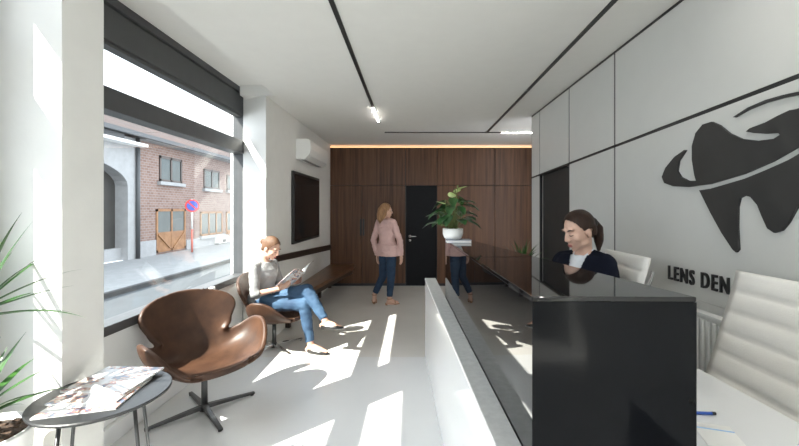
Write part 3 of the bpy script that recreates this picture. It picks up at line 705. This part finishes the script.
ms = thing('meter_box', 'small white box on the base of the brick house', 'box', (XF,fy(219),0))
yy = fy(219); MB().box(XF+.06,XF+.3,yy-.55,yy+.55,fz(219,242.5),fz(219,236.5)).build('box_body', M['white_plastic'], ms); MB().box(XF+.3,XF+.31,yy-.2,yy+.15,fz(219,242),fz(219,239)).build('hatch', M['black_line'], ms)
ar = thing('arched_house', 'white rendered house front with a big arched gateway beside the brick house', 'house', (XF,(yA+yB)/2,ZG))
# rendered wall with an arched opening, as one outline
ya,yb = 8.2, fy(126.5); zs = fz(126.5,186); ztop = fz(104,157.5)
o0 = [(yA-8,ZG),(ya,ZG)]+[(ya+(yb-ya)/2-(yb-ya)/2*math.cos(math.pi*i/16), zs+(ztop-zs)*math.sin(math.pi*i/16)) for i in range(17)]+[(yb,ZG),(yB,ZG),(yB,ZE-.1),(yA-8,ZE-.1)]
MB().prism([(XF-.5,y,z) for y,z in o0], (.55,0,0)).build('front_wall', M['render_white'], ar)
MB().prism([(XF+.45,yA-8,ZE-.02),(XF-3.6,yA-8,ZE+1.75),(XF-7,yA-8,ZE-.02)], (0,yB-yA+8,0)).build('roof', M['tile'], ar)
MB().box(XF+.42,XF+.58,yA-8,yB,ZE-.10,ZE+.05).build('gutter', M['zinc'], ar)
box('gate', XF-.5,XF-.42, ya-.1,yb+.1, ZG,ztop+.1, M['grey_gate'], ar)
box('stone_base', XF-.40,XF-.2, ya,yb, ZG,ZG+.45, M['render_white'], ar)
MB().tube([(XF+.12,yB+.0,ZG),(XF+.12,yB+.0,ZE-.05)], .07, 12).build('downpipe', M['zinc'], ar, True)
zc = fz(115,141.5); MB().box(XF+.0,XF+.5,fy(85),fy(135),zc-.05,zc+.05).build('canopy', M['plaster_white'], ar)
MB().box(XF-.3,XF+.3,fy(85),fy(116),fz(105,136),fz(105,131)).build('canopy_roof', M['zinc'], ar)
sgp = ONX(192,249.5,-9.6); k = sgp.y
sg = thing('road_sign', 'round blue and red no parking sign on a red and white pole', 'road sign', (-9.6,k,ZG))
zt_ = E+(CY-199)/F*k; zc_ = E+(CY-205.7)/F*k
MB().tube([(-9.6,k,ZG),(-9.6,k,ZG+1.0)], .04, 12).build('lower_pole', M['pale_red'], sg, True); MB().tube([(-9.6,k,ZG+1.0),(-9.6,k,zt_)], .04, 12).build('upper_pole', M['white_plastic'], sg, True)
fd = Vector((.62,-.78,0)); sd = Vector((.78,.62,0)); cc = Vector((-9.6,k,zc_))+fd*.05
def disc(r0, z, m, nm, th=.02):
    return MB().tube([cc+fd*z, cc+fd*(z+th)], r0, 40).build(nm, m, sg)
disc(.275, 0, M['sign_red'], 'rim'); disc(.208, .012, M['sign_blue'], 'blue_face')
up = Vector((0,0,1)); dg1 = (sd-up).normalized(); dg2 = (sd+up).normalized()
MB().prism([cc+fd*.033+dg1*a+dg2*b for a,b in ((-.23,-.03),(.23,-.03),(.23,.03),(-.23,.03))], fd*.006).build('red_slash', M['sign_red'], sg)

# ------------------------------------------------------------------ people
UP = Vector((0,0,1))
def basis(f, u=UP):
    f = Vector(f).normalized(); r = f.cross(u).normalized(); u2 = r.cross(f).normalized()
    return Matrix((r,f,u2)).transposed()
class Head:
    def __init__(s, c, f, pitch=0., roll=0., k=1.):
        s.c = Vector(c); s.k = k
        s.m = basis(f) @ Matrix.Rotation(-pitch,3,'X') @ Matrix.Rotation(roll,3,'Y')
    def w(s, p): return s.c + s.m @ (Vector(p)*s.k)
    def loc(s, p): return (s.m.transposed() @ (Vector(p)-s.c))/s.k
    def ball(s, mb, p, r, seg=18): mb.ball(s.w(p), [a*s.k for a in r], s.m, seg)
    def skin(s, mb):
        B = s.ball
        B(mb,(0,-.012,.028),(.072,.092,.086),24); B(mb,(0,.022,-.03),(.060,.070,.080),24)
        B(mb,(0,.052,-.088),(.030,.026,.024)); B(mb,(0,.066,-.104),(.017,.014,.013))
        for x in (-1,1):
            B(mb,(x*.036,.052,-.034),(.026,.030,.026)); B(mb,(x*.073,-.010,-.018),(.009,.020,.031)); B(mb,(x*.035,.012,-.075),(.026,.040,.024))
            B(mb,(x*.026,.078,.024),(.026,.014,.010)); B(mb,(x*.010,.100,-.036),(.009,.009,.007))
        mb.tube([s.w((0,.084,.014)),s.w((0,.102,-.016)),s.w((0,.112,-.034))], [.008*s.k,.0095*s.k,.0085*s.k], 12); B(mb,(0,.106,-.034),(.011,.010,.009))
        B(mb,(0,.083,-.066),(.022,.011,.008)); B(mb,(0,.080,-.078),(.017,.011,.008))
    def features(s, par, closed=True):
        for x in (-1,1):
            e = MB(); 
            if not closed: s.ball(e,(x*.031,.0815,-.001),(.0125,.008,.0065),12); o = e.build('eye', M['paper'], par, True); e = MB(); s.ball(e,(x*.031,.0875,-.002),(.0055,.003,.0058),10); e.build('iris', M['lash'], o, True)
            e = MB(); e.tube([s.w((x*(.031+.0155*t),.0845+.006*(1-t*t)-.004*max(0,t),-.004-.0045*(1-t*t)+(0 if closed else .010*(1-t*t)))) for t in (-1,-.5,0,.5,1)], [.0012*s.k,.0022*s.k,.0026*s.k,.0024*s.k,.0012*s.k], 8); e.build('eyelashes', M['lash'], par, True)
            e = MB(); e.tube([s.w((x*(.033+.020*t),.0905-.010*max(0,t)**2-.002*(t<0),.0215+.005*(1-(t-.2)**2))) for t in (-1,-.5,0,.5,1)], [.0022*s.k,.0034*s.k,.0034*s.k,.0026*s.k,.0012*s.k], 8); e.build('eyebrow', M['lash'], par, True)
        e = MB(); s.ball(e,(0,.0905,-.0665),(.020,.0065,.0052),14); s.ball(e,(0,.0885,-.0755),(.017,.0075,.006),14); e.build('lips', M['lip'], par, True)
def hand(mb, w, d, nrm, side, curl=.35, k=.95):
    d = Vector(d).normalized(); nrm = Vector(nrm); nrm = (nrm-d*nrm.dot(d)).normalized(); sd = d.cross(nrm).normalized()
    if sd.dot(Vector(side)) < 0: sd = -sd
    w = Vector(w)
    for o_ in (-.026,-.009,.009,.026): mb.limb([w+sd*o_*.55*k, w+d*.045*k+sd*o_*.95*k, w+d*.085*k+sd*o_*k], [.013*k,.0135*k,.0105*k], 8)
    for o_,L in ((.028,.070),(.0095,.080),(-.0095,.074),(-.028,.058)):
        p = w+d*.083*k+sd*o_*k; dr = d.copy(); pts=[p]
        for j,sg in enumerate((.45,.32,.23)):
            a = curl*(1.0 if j else .7); dr = (dr*math.cos(a)+nrm*math.sin(a)).normalized() if j==0 else (dr + nrm*math.tan(min(1.2,a))*.9).normalized()
            p = p+dr*L*sg*k; pts.append(p)
        mb.limb(pts, [.0098*k,.0092*k,.0085*k,.0072*k], 8)
    t0 = w+d*.022*k+sd*.024*k; t1 = t0+(d*.55+sd*.65+nrm*.25).normalized()*.042*k; t2 = t1+(d*.85+sd*.25+nrm*.4).normalized()*.032*k; t3 = t2+(d*.9+nrm*.45).normalized()*.024*k
    mb.limb([t0,t1,t2,t3], [.0145*k,.0115*k,.0098*k,.008*k], 8)
RINGS = [(-.13,.10,.075,0),(-.06,.160,.112,-.01),(.04,.176,.122,-.012),(.18,.160,.108,0),(.34,.128,.092,.004),(.50,.132,.098,.01),(.66,.146,.116,.02),(.80,.158,.108,.008),(.91,.150,.085,-.006),(.97,.105,.066,-.008),(1.02,.058,.052,-.004)]
def torso(mb, pel, nek, r, f, infl=0., s0=-.2, s1=2., wk=1.):
    pel,nek = Vector(pel),Vector(nek); sec=[]
    for s,hw,hd,fs in RINGS:
        if s < s0 or s > s1: continue
        sec.append((pel+(nek-pel)*s+f*fs, r*(hw*wk+infl), f*(hd+infl)))
    mb.loft(sec)
def rnf(f):
    f = Vector(f).normalized(); return f.cross(UP).normalized(), f
def foot(mb, ank, toe, k=1., infl=0.):
    a,t = Vector(ank),Vector(toe); d = (t-a); d.z = 0; d.normalize(); heel = Vector((a.x,a.y,t.z))-d*.035*k
    mb.limb([a, Vector((a.x,a.y,a.z-.03*k)), heel+Vector((0,0,.012))], [.035*k+infl,.034*k+infl,.027*k+infl], 12)
    mb.limb([a+d*.01-UP*.02*k, t-d*.055*k+UP*.012, t+UP*.004], [.033*k+infl,.034*k+infl,.022*k+infl], 12)
    mb.limb([heel+UP*.01, t-d*.05*k+UP*.004], [.026*k+infl,.032*k+infl], 12)
def build_body(root, H, J, skin, f, hands, wk=1.):
    r,f = rnf(f); mb = MB(); H.skin(mb)
    mb.limb([J['neck']-UP*.03, J['neck']+UP*.03, H.w((0,-.022,-.045))], [.056,.050,.050], 16)
    torso(mb, J['pel'], J['neck'], r, f, -.004, wk=wk)
    for s in 'LR':
        mb.limb([J['sh'+s],J['el'+s],J['wr'+s]], [.043,.034,.025], 14)
        mb.limb([J['hp'+s],J['kn'+s],(J['kn'+s]*.62+J['an'+s]*.38),J['an'+s]], [.078,.049,.047,.034], 14)
        foot(mb, J['an'+s], J['to'+s])
        hand(mb, *hands[s])
    b = mb.fuse('body', skin, root, .0052, 5)
    return b
def hair_shell(H, name, m, par, cut, extra=None, infl=1.0, vox=.006):
    mb = MB(); H.ball(mb,(0,-.016,.034),(.081*infl,.102*infl,.092*infl),24)
    H.ball(mb,(0,-.045,-.01),(.076,.070,.085),20)
    if extra: extra(mb)
    return mb.fuse(name, m, par, vox, 4, cut=lambda p: cut(H.loc(p)), wrinkle=.0022)

# --- walking woman
d0 = 5.98
def W(px,py,dd=0.): return P(px,py,d0+dd)
fA = Vector((.70,.71,0)); rA,_ = rnf(fA)
wp = thing('person', 'woman walking in a pink blouse, dark jeans and tan sandals, looking to the right', 'person', (W(386,300).x,d0,0))
HA = Head(W(386.3,210.5,-.01), (.88,.30,0), R(4), 0, .95)
nk = W(386,218.5,.01); pel = W(387.5,252,.0)
J = dict(neck=nk, pel=pel, shL=nk-rA*.165-UP*.055, shR=nk+rA*.165-UP*.055)
J['elR']=W(399.5,240,-.10); J['wrR']=W(401,255.5,-.06); J['elL']=W(373.5,240,.06); J['wrL']=W(377.5,255,.02)
J['hpL']=pel-rA*.085-UP*.02; J['hpR']=pel+rA*.085-UP*.02
J['knR']=W(391,277,-.05); J['anR']=W(389.5,298,-.07); J['toR']=Vector((W(397.5,300).x,d0-.02,.025))
J['knL']=W(383,276,.06); J['anL']=W(374.5,294,.06); J['toL']=Vector((W(370.5,300).x+.06,d0+.10,.03))
hA = {'R':(J['wrR'],(.05,.10,-1),(-.8,.5,0),(.5,.8,0),.25),'L':(J['wrL'],(.05,.1,-1),(.8,-.5,0),(.5,.8,0),.25)}
bA = build_body(wp, HA, J, M['skin_pale'], fA, hA, .97)
HA.features(bA, False)
def exA(mb):
    mb.limb([HA.w((0,-.07,.0)),HA.w((.0,-.085,-.07)),HA.w((.005,-.085,-.14)),HA.w((.01,-.075,-.20))],[.072,.070,.062,.035],16)
    for x in (-1,1): mb.limb([HA.w((x*.062,-.03,.02)),HA.w((x*.070,-.04,-.07)),HA.w((x*.062,-.055,-.16))],[.030,.032,.024],12)
hair_shell(HA, 'hair', M['hair_blonde'], bA, lambda q: (q.y > .008+(q.z+.03)/1.9 and q.z < .096), exA)
mb = MB(); torso(mb, pel, nk, rA, fA, .020, -.01, .99, .97)
mb.loft([(pel-UP*.055,rA*.205,fA*.150),(pel+UP*.03,rA*.20,fA*.148),(pel+UP*.12,rA*.178,fA*.135)])
for s in 'LR':
    mb.limb([nk-UP*.035,J['sh'+s]],[.045,.054],14); mb.limb([J['sh'+s],J['el'+s]],[.055,.050],14); mb.limb([J['el'+s],J['wr'+s]],[.050,.042],14,False); mb.ball(J['el'+s],.050)
mb.fuse('blouse', M['pink'], wp, .008, 5, wrinkle=.008)
mb = MB(); torso(mb, pel, nk, rA, fA, .008, -.2, .2, .97)
for s in 'LR':
    mb.limb([J['hp'+s],J['kn'+s]],[.090,.064],14); mb.tube([J['kn'+s],J['kn'+s]*.6+J['an'+s]*.4,J['an'+s]*.93+J['kn'+s]*.07],[.062,.058,.046],16); mb.ball(J['kn'+s],.0635)
mb.fuse('jeans', M['denim_dark'], wp, .008, 4, wrinkle=.005)
def sandal(root, an, to, heel_h):
    a,t = Vector(an),Vector(to); d = Vector((t.x-a.x,t.y-a.y,0)).normalized(); n = Vector((-d.y,d.x,0)); hl = Vector((a.x,a.y,0))-d*.05
    z0 = max(.0,t.z-.03)
    so = MB().loft([(hl+UP*(z0+heel_h+.008),n*.028,UP*.008),(hl+d*.08+UP*(z0+heel_h*.75+.006),n*.03,UP*.008),(t-d*.05+UP*(z0+.008-t.z),n*.042,UP*.008),(t+d*.03+UP*(z0+.008-t.z),n*.024,UP*.008)],14).build('sandal', M['sandal'], root, True)
    MB().tube([hl+UP*z0,hl+UP*(z0+heel_h)],[.016,.022],12).build('heel', M['sandal'], so, True)
    st = MB(); c = (t-d*.05)+UP*(.012)
    st.tube([c+n*.040*math.cos(x)+UP*(.042*math.sin(x)-.012) for x in [math.pi*i/8 for i in range(9)]],.008,8)
    c = Vector((a.x,a.y,a.z))-UP*.01
    st.tube([c+n*.038*math.cos(x)+d*.042*math.sin(x) for x in [2*math.pi*i/12 for i in range(13)]],.006,8)
    st.build('strap', M['sandal'], so, True)
sandal(wp, J['anR'], J['toR'], .03); sandal(wp, J['anL'], J['toL'], .03)

# --- seated woman reading
fB = Vector((.97,-.24,0)); rB,fB = rnf(fB)
sp = thing('person', 'woman in a grey top and blue jeans sitting cross-legged, reading a magazine', 'person', (-1.55,4.06,.44))
HB = Head((-1.515,4.045,1.085), (.95,-.30,0), R(27), 0, .98)
nk = Vector((-1.60,4.055,.945)); pel = Vector((-1.625,4.075,.515))
J = dict(neck=nk, pel=pel, shL=nk-rB*.165-UP*.055, shR=nk+rB*.165-UP*.055)
J['elR']=Vector((-1.60,3.83,.635)); J['wrR']=Vector((-1.385,3.90,.675)); J['elL']=Vector((-1.50,4.27,.64)); J['wrL']=Vector((-1.30,4.13,.70))
J['hpL']=pel-rB*.085+fB*.02; J['hpR']=pel+rB*.085+fB*.02
J['knL']=Vector((-1.115,3.99,.645)); J['anL']=Vector((-.905,3.90,.345)); J['toL']=Vector((-.745,3.87,.285))
J['knR']=Vector((-1.14,3.955,.50)); J['anR']=Vector((-1.065,3.93,.095)); J['toR']=Vector((-.895,3.885,.028))
hB = {'R':(J['wrR'],(.86,.22,.42),(.3,.5,.5),(-.1,.5,.8),.55),'L':(J['wrL'],(.85,-.3,.3),(.2,-.6,.4),(-.1,-.5,.8),.55)}
bB = build_body(sp, HB, J, M['skin'], fB, hB, .97)
HB.features(bB, True)
def exB(mb): 
    mb.ball(HB.w((0,-.125,.010)),.036); mb.ball(HB.w((0,-.10,.015)),.03)
hair_shell(HB, 'hair', M['hair_brown'], bB, lambda q: (q.y > .008+(q.z+.03)/1.9 and q.z < .096) or (q.z<-.045 and q.y>-.075), exB)
mb = MB(); torso(mb, pel, nk, rB, fB, .014, -.07, .985, .97)
for s in 'LR':
    mb.limb([nk-UP*.035,J['sh'+s]],[.045,.054],14); mb.limb([J['sh'+s],J['el'+s]],[.056,.049],14); mb.tube([J['el'+s],J['el'+s].lerp(J['wr'+s],.22)],[.050,.045],14)
mb.fuse('knit_top', M['grey_knit'], sp, .008, 5, wrinkle=.006)
mb = MB(); torso(mb, pel, nk, rB, fB, .008, -.2, .12, .97)
for s in 'LR':
    mb.limb([J['hp'+s],J['hp'+s].lerp(J['kn'+s],.5),J['kn'+s]],[.095,.083,.066],16); mb.tube([J['kn'+s],J['kn'+s]*.62+J['an'+s]*.38,J['an'+s]*.93+J['kn'+s]*.07],[.064,.060,.044],16)
mb.fuse('jeans', M['denim'], sp, .008, 4, wrinkle=.006)
def flat_shoe(root, an, to):
    a,t = Vector(an),Vector(to); d = (t-a); d2 = Vector((d.x,d.y,0)).normalized(); slope = Vector((d2.x,d2.y,(t.z-(a.z-.07))/max(.05,(Vector((t.x-a.x,t.y-a.y,0)).length)))) if a.z-.07 > t.z+.02 or t.z>.1 else d2
    slope = slope.normalized(); n = Vector((-d2.y,d2.x,0)); u = n.cross(slope); u = u if u.z>0 else -u
    mb = MB(); hl = t - slope*.215
    mb.loft([(hl+u*.012,n*.012,u*.012),(hl+slope*.02+u*.018,n*.033,u*.034),(hl+slope*.07+u*.012,n*.036,u*.026),(hl+slope*.13+u*.010,n*.043,u*.030),(hl+slope*.18+u*.006,n*.042,u*.027),(hl+slope*.225+u*.002,n*.026,u*.018),(hl+slope*.25,n*.006,u*.006)],18)
    o = mb.build('shoe', M['shoe_black'], root, True)
    mb = MB(); mb.loft([(hl+slope*.125+u*.026,n*.034,u*.022),(hl+slope*.155+u*.022,n*.034,u*.018),(hl+slope*.172+u*.02,n*.026,u*.013)],14)
    mb.build('shoe_trim', M['shoe_silver'], o, True)
flat_shoe(sp, J['anL'], J['toL']); flat_shoe(sp, J['anR'], J['toR']-UP*.012)
# the open magazine in her hands
S0,S1 = Vector((-1.335,3.985,.655)),Vector((-1.135,3.985,.835))
om = thing('magazine', 'open magazine held in both hands by the seated woman', 'magazine', (S0+S1)/2)
def page(name, ev, m, off):
    n_ = 6; rows=[]
    for k_ in range(2):
        pass
    bm = bmesh.new(); ev = Vector(ev); nv_ = (S1-S0).normalized().cross(ev.normalized())
    if nv_.z < 0: nv_ = -nv_
    g=[]
    for i in range(n_+1):
        t = i/n_; c = ev*t + nv_*(.022*math.sin(math.pi*t)+off)
        g.append((bm.verts.new(S0+c), bm.verts.new(S1+c)))
    for a,b in zip(g,g[1:]): bm.faces.new([a[0],a[1],b[1],b[0]])
    me = bpy.data.meshes.new(name); bm.to_mesh(me); bm.free()
    o = link(name, me, m, om, True); sm = o.modifiers.new('t','SOLIDIFY'); sm.thickness = .003; return o
e1 = Vector((-.065,-.165,.055)); e2 = Vector((.045,.16,.10))
page('cover', e1, M['print_b'], -.003); page('cover', e2, M['print_c'], -.003); page('page', e1*.98, M['print_a'], .002); page('page', e2*.98, M['paper'], .002)

# --- receptionist
fC = Vector((-.75,-.66,0)); rC,fC = rnf(fC)
rp = thing('person', 'receptionist with a dark ponytail and navy jacket over a white shirt, looking down', 'person', (1.06,2.46,.58))
HC_ = Head((1.05,2.40,1.365), (-.95,-.31,0), R(17), R(3), 1.03)
nk = Vector((1.098,2.43,1.225)); pel = Vector((1.065,2.465,.655))
J = dict(neck=nk, pel=pel, shL=nk-rC*.135-UP*.062, shR=nk+rC*.138-UP*.070)
J['elL']=Vector((1.165,2.19,.93)); J['wrL']=Vector((1.02,1.99,.862)); J['elR']=Vector((.86,2.47,.93)); J['wrR']=Vector((.77,2.07,.87))
J['hpL']=pel-rC*.09; J['hpR']=pel+rC*.09
J['knL']=Vector((.80,2.17,.655)); J['anL']=Vector((.84,2.14,.22)); J['toL']=Vector((.70,2.08,.16))
J['knR']=Vector((.68,2.36,.655)); J['anR']=Vector((.72,2.34,.22)); J['toR']=Vector((.58,2.28,.16))
hC = {'L':(J['wrL'],(-.75,-.65,-.05),(0,0,-1),(-.6,.7,0),.25),'R':(J['wrR'],(.1,-1,-.08),(0,0,-1),(.9,0,0),.25)}
bC = build_body(rp, HC_, J, M['skin_pale'], fC, hC)
HC_.features(bC, True)
def exC(mb):
    mb.ball(HC_.w((0,-.105,.012)),.034)
    mb.limb([HC_.w((0,-.125,.010)),HC_.w((.005,-.145,-.04)),HC_.w((.01,-.135,-.11)),HC_.w((.01,-.115,-.165))],[.028,.036,.030,.012],14)
hair_shell(HC_, 'hair', M['hair_dark'], bC, lambda q: (q.y > .008+(q.z+.03)/1.9 and q.z < .096) or (q.z<-.050 and q.y>-.085) or (abs(q.x)>.058 and q.y>-.036 and q.z<.0), exC, 1.0, .005)
mb = MB(); mb.tube([HC_.w((0,-.112,.012)),HC_.w((0,-.128,.008))],[.034,.034],16); mb.build('hair_tie', M['black_line'], bC, True)
mb = MB(); torso(mb, pel, nk, rC, fC, .010, -.05, 1.0)
mb.fuse('shirt', M['shirt'], rp, .007, 4)
for s in (-1,1):
    c0 = nk+rC*s*.056+UP*.022-fC*.01; c1 = nk+rC*s*.034+fC*.060-UP*.012; c2 = nk+rC*s*.010+fC*.088-UP*.055; c3 = nk+rC*s*.060+fC*.083-UP*.070; c4 = nk+rC*s*.086-UP*.028+fC*.02
    MB().prism([c0,c1,c2,c3,c4], (rC*s*.4+fC*.8+UP*.3)*.005).build('collar', M['shirt'], rp)
def jcut(p):
    q = p-nk; fr,rr,uu = q.dot(fC),q.dot(rC),q.z
    return (fr > .0 and uu > -.24 and abs(rr) < (.235+uu)*.23) or (uu > .022 and abs(rr)<.075)
mb = MB(); torso(mb, pel, nk, rC, fC, .024, -.05, .995, 1.02)
for s in 'LR':
    mb.limb([nk-UP*.022-fC*.008,J['sh'+s]],[.048,.055],14); mb.limb([J['sh'+s],J['el'+s]],[.058,.052],14); mb.tube([J['el'+s],J['el'+s].lerp(J['wr'+s],.9)],[.054,.042],14); mb.ball(J['el'+s],.054)
jk = mb.fuse('jacket', M['navy'], rp, .007, 5, cut=jcut, wrinkle=.003)
sm = jk.modifiers.new('t','SOLIDIFY'); sm.thickness = .006; sm.offset = 1
for s in (-1,1):
    def lp(rr,uu,out): return nk+rC*s*rr*.8+UP*uu+fC*out
    MB().prism([lp(.075,-.02,.060),lp(.012,-.215,.165),lp(.045,-.20,.155),lp(.100,-.095,.118),lp(.080,-.085,.112),lp(.105,-.05,.082)], (fC*.9+rC*s*.35)*.008).build('lapel', M['navy'], rp)
mb = MB(); torso(mb, pel, nk, rC, fC, .008, -.2, .12)
for s in 'LR':
    mb.limb([J['hp'+s],J['kn'+s]],[.090,.062],14); mb.tube([J['kn'+s],J['an'+s]],[.062,.048],14)
mb.fuse('trousers', M['navy'], rp, .009, 4)
for s in 'LR': flat_shoe(rp, J['an'+s], J['to'+s]-UP*.01)

# ------------------------------------------------------------------ camera, daylight, look
cam = bpy.data.cameras.new('camera'); co = bpy.data.objects.new('camera', cam); C.objects.link(co)
cam.sensor_width = 36; cam.lens = 36*F/799; cam.shift_x = (399.5-CX)/799; cam.shift_y = -(223-CY)/799; cam.clip_start = .05
co.location = (0,0,E); co.rotation_euler = (R(90),0,0); scene.camera = co
sun = bpy.data.lights.new('sun','SUN'); so_ = bpy.data.objects.new('sun', sun); C.objects.link(so_)
sun.energy = 6.0; sun.angle = R(.53); sun.color = (1,.95,.86)
sd_ = Vector((.743,.669,-1.06)); so_.rotation_euler = sd_.to_track_quat('-Z','Y').to_euler()
wd = bpy.data.worlds.new('world'); scene.world = wd; wd.use_nodes = True; nt = wd.node_tree; bg = nt.nodes['Background']
tc_ = nt.nodes.new('ShaderNodeTexCoord'); n = nt.nodes.new('ShaderNodeTexNoise'); n.inputs['Scale'].default_value = 2.6; n.inputs['Detail'].default_value = 6
r_ = nt.nodes.new('ShaderNodeValToRGB'); r_.color_ramp.elements[0].color = (.76,.86,1,1); r_.color_ramp.elements[0].position=.42; r_.color_ramp.elements[1].color = (1,1,1,1); r_.color_ramp.elements[1].position=.58
nt.links.new(tc_.outputs['Generated'], n.inputs['Vector']); nt.links.new(n.outputs['Fac'], r_.inputs['Fac']); nt.links.new(r_.outputs['Color'], bg.inputs['Color'])
bg.inputs['Strength'].default_value = 1.4
vs = scene.view_settings; vs.view_transform = 'Standard'; vs.look = 'None'; vs.gamma = 1; vs.exposure = 1.74; vs.use_curve_mapping = False
cy = scene.cycles; cy.use_denoising = True; cy.max_bounces = 12; cy.diffuse_bounces = 6; cy.glossy_bounces = 6; cy.transparent_max_bounces = 12; cy.sample_clamp_indirect = 8; cy.caustics_reflective = False
bpy.data.scenes.remove(TMP)
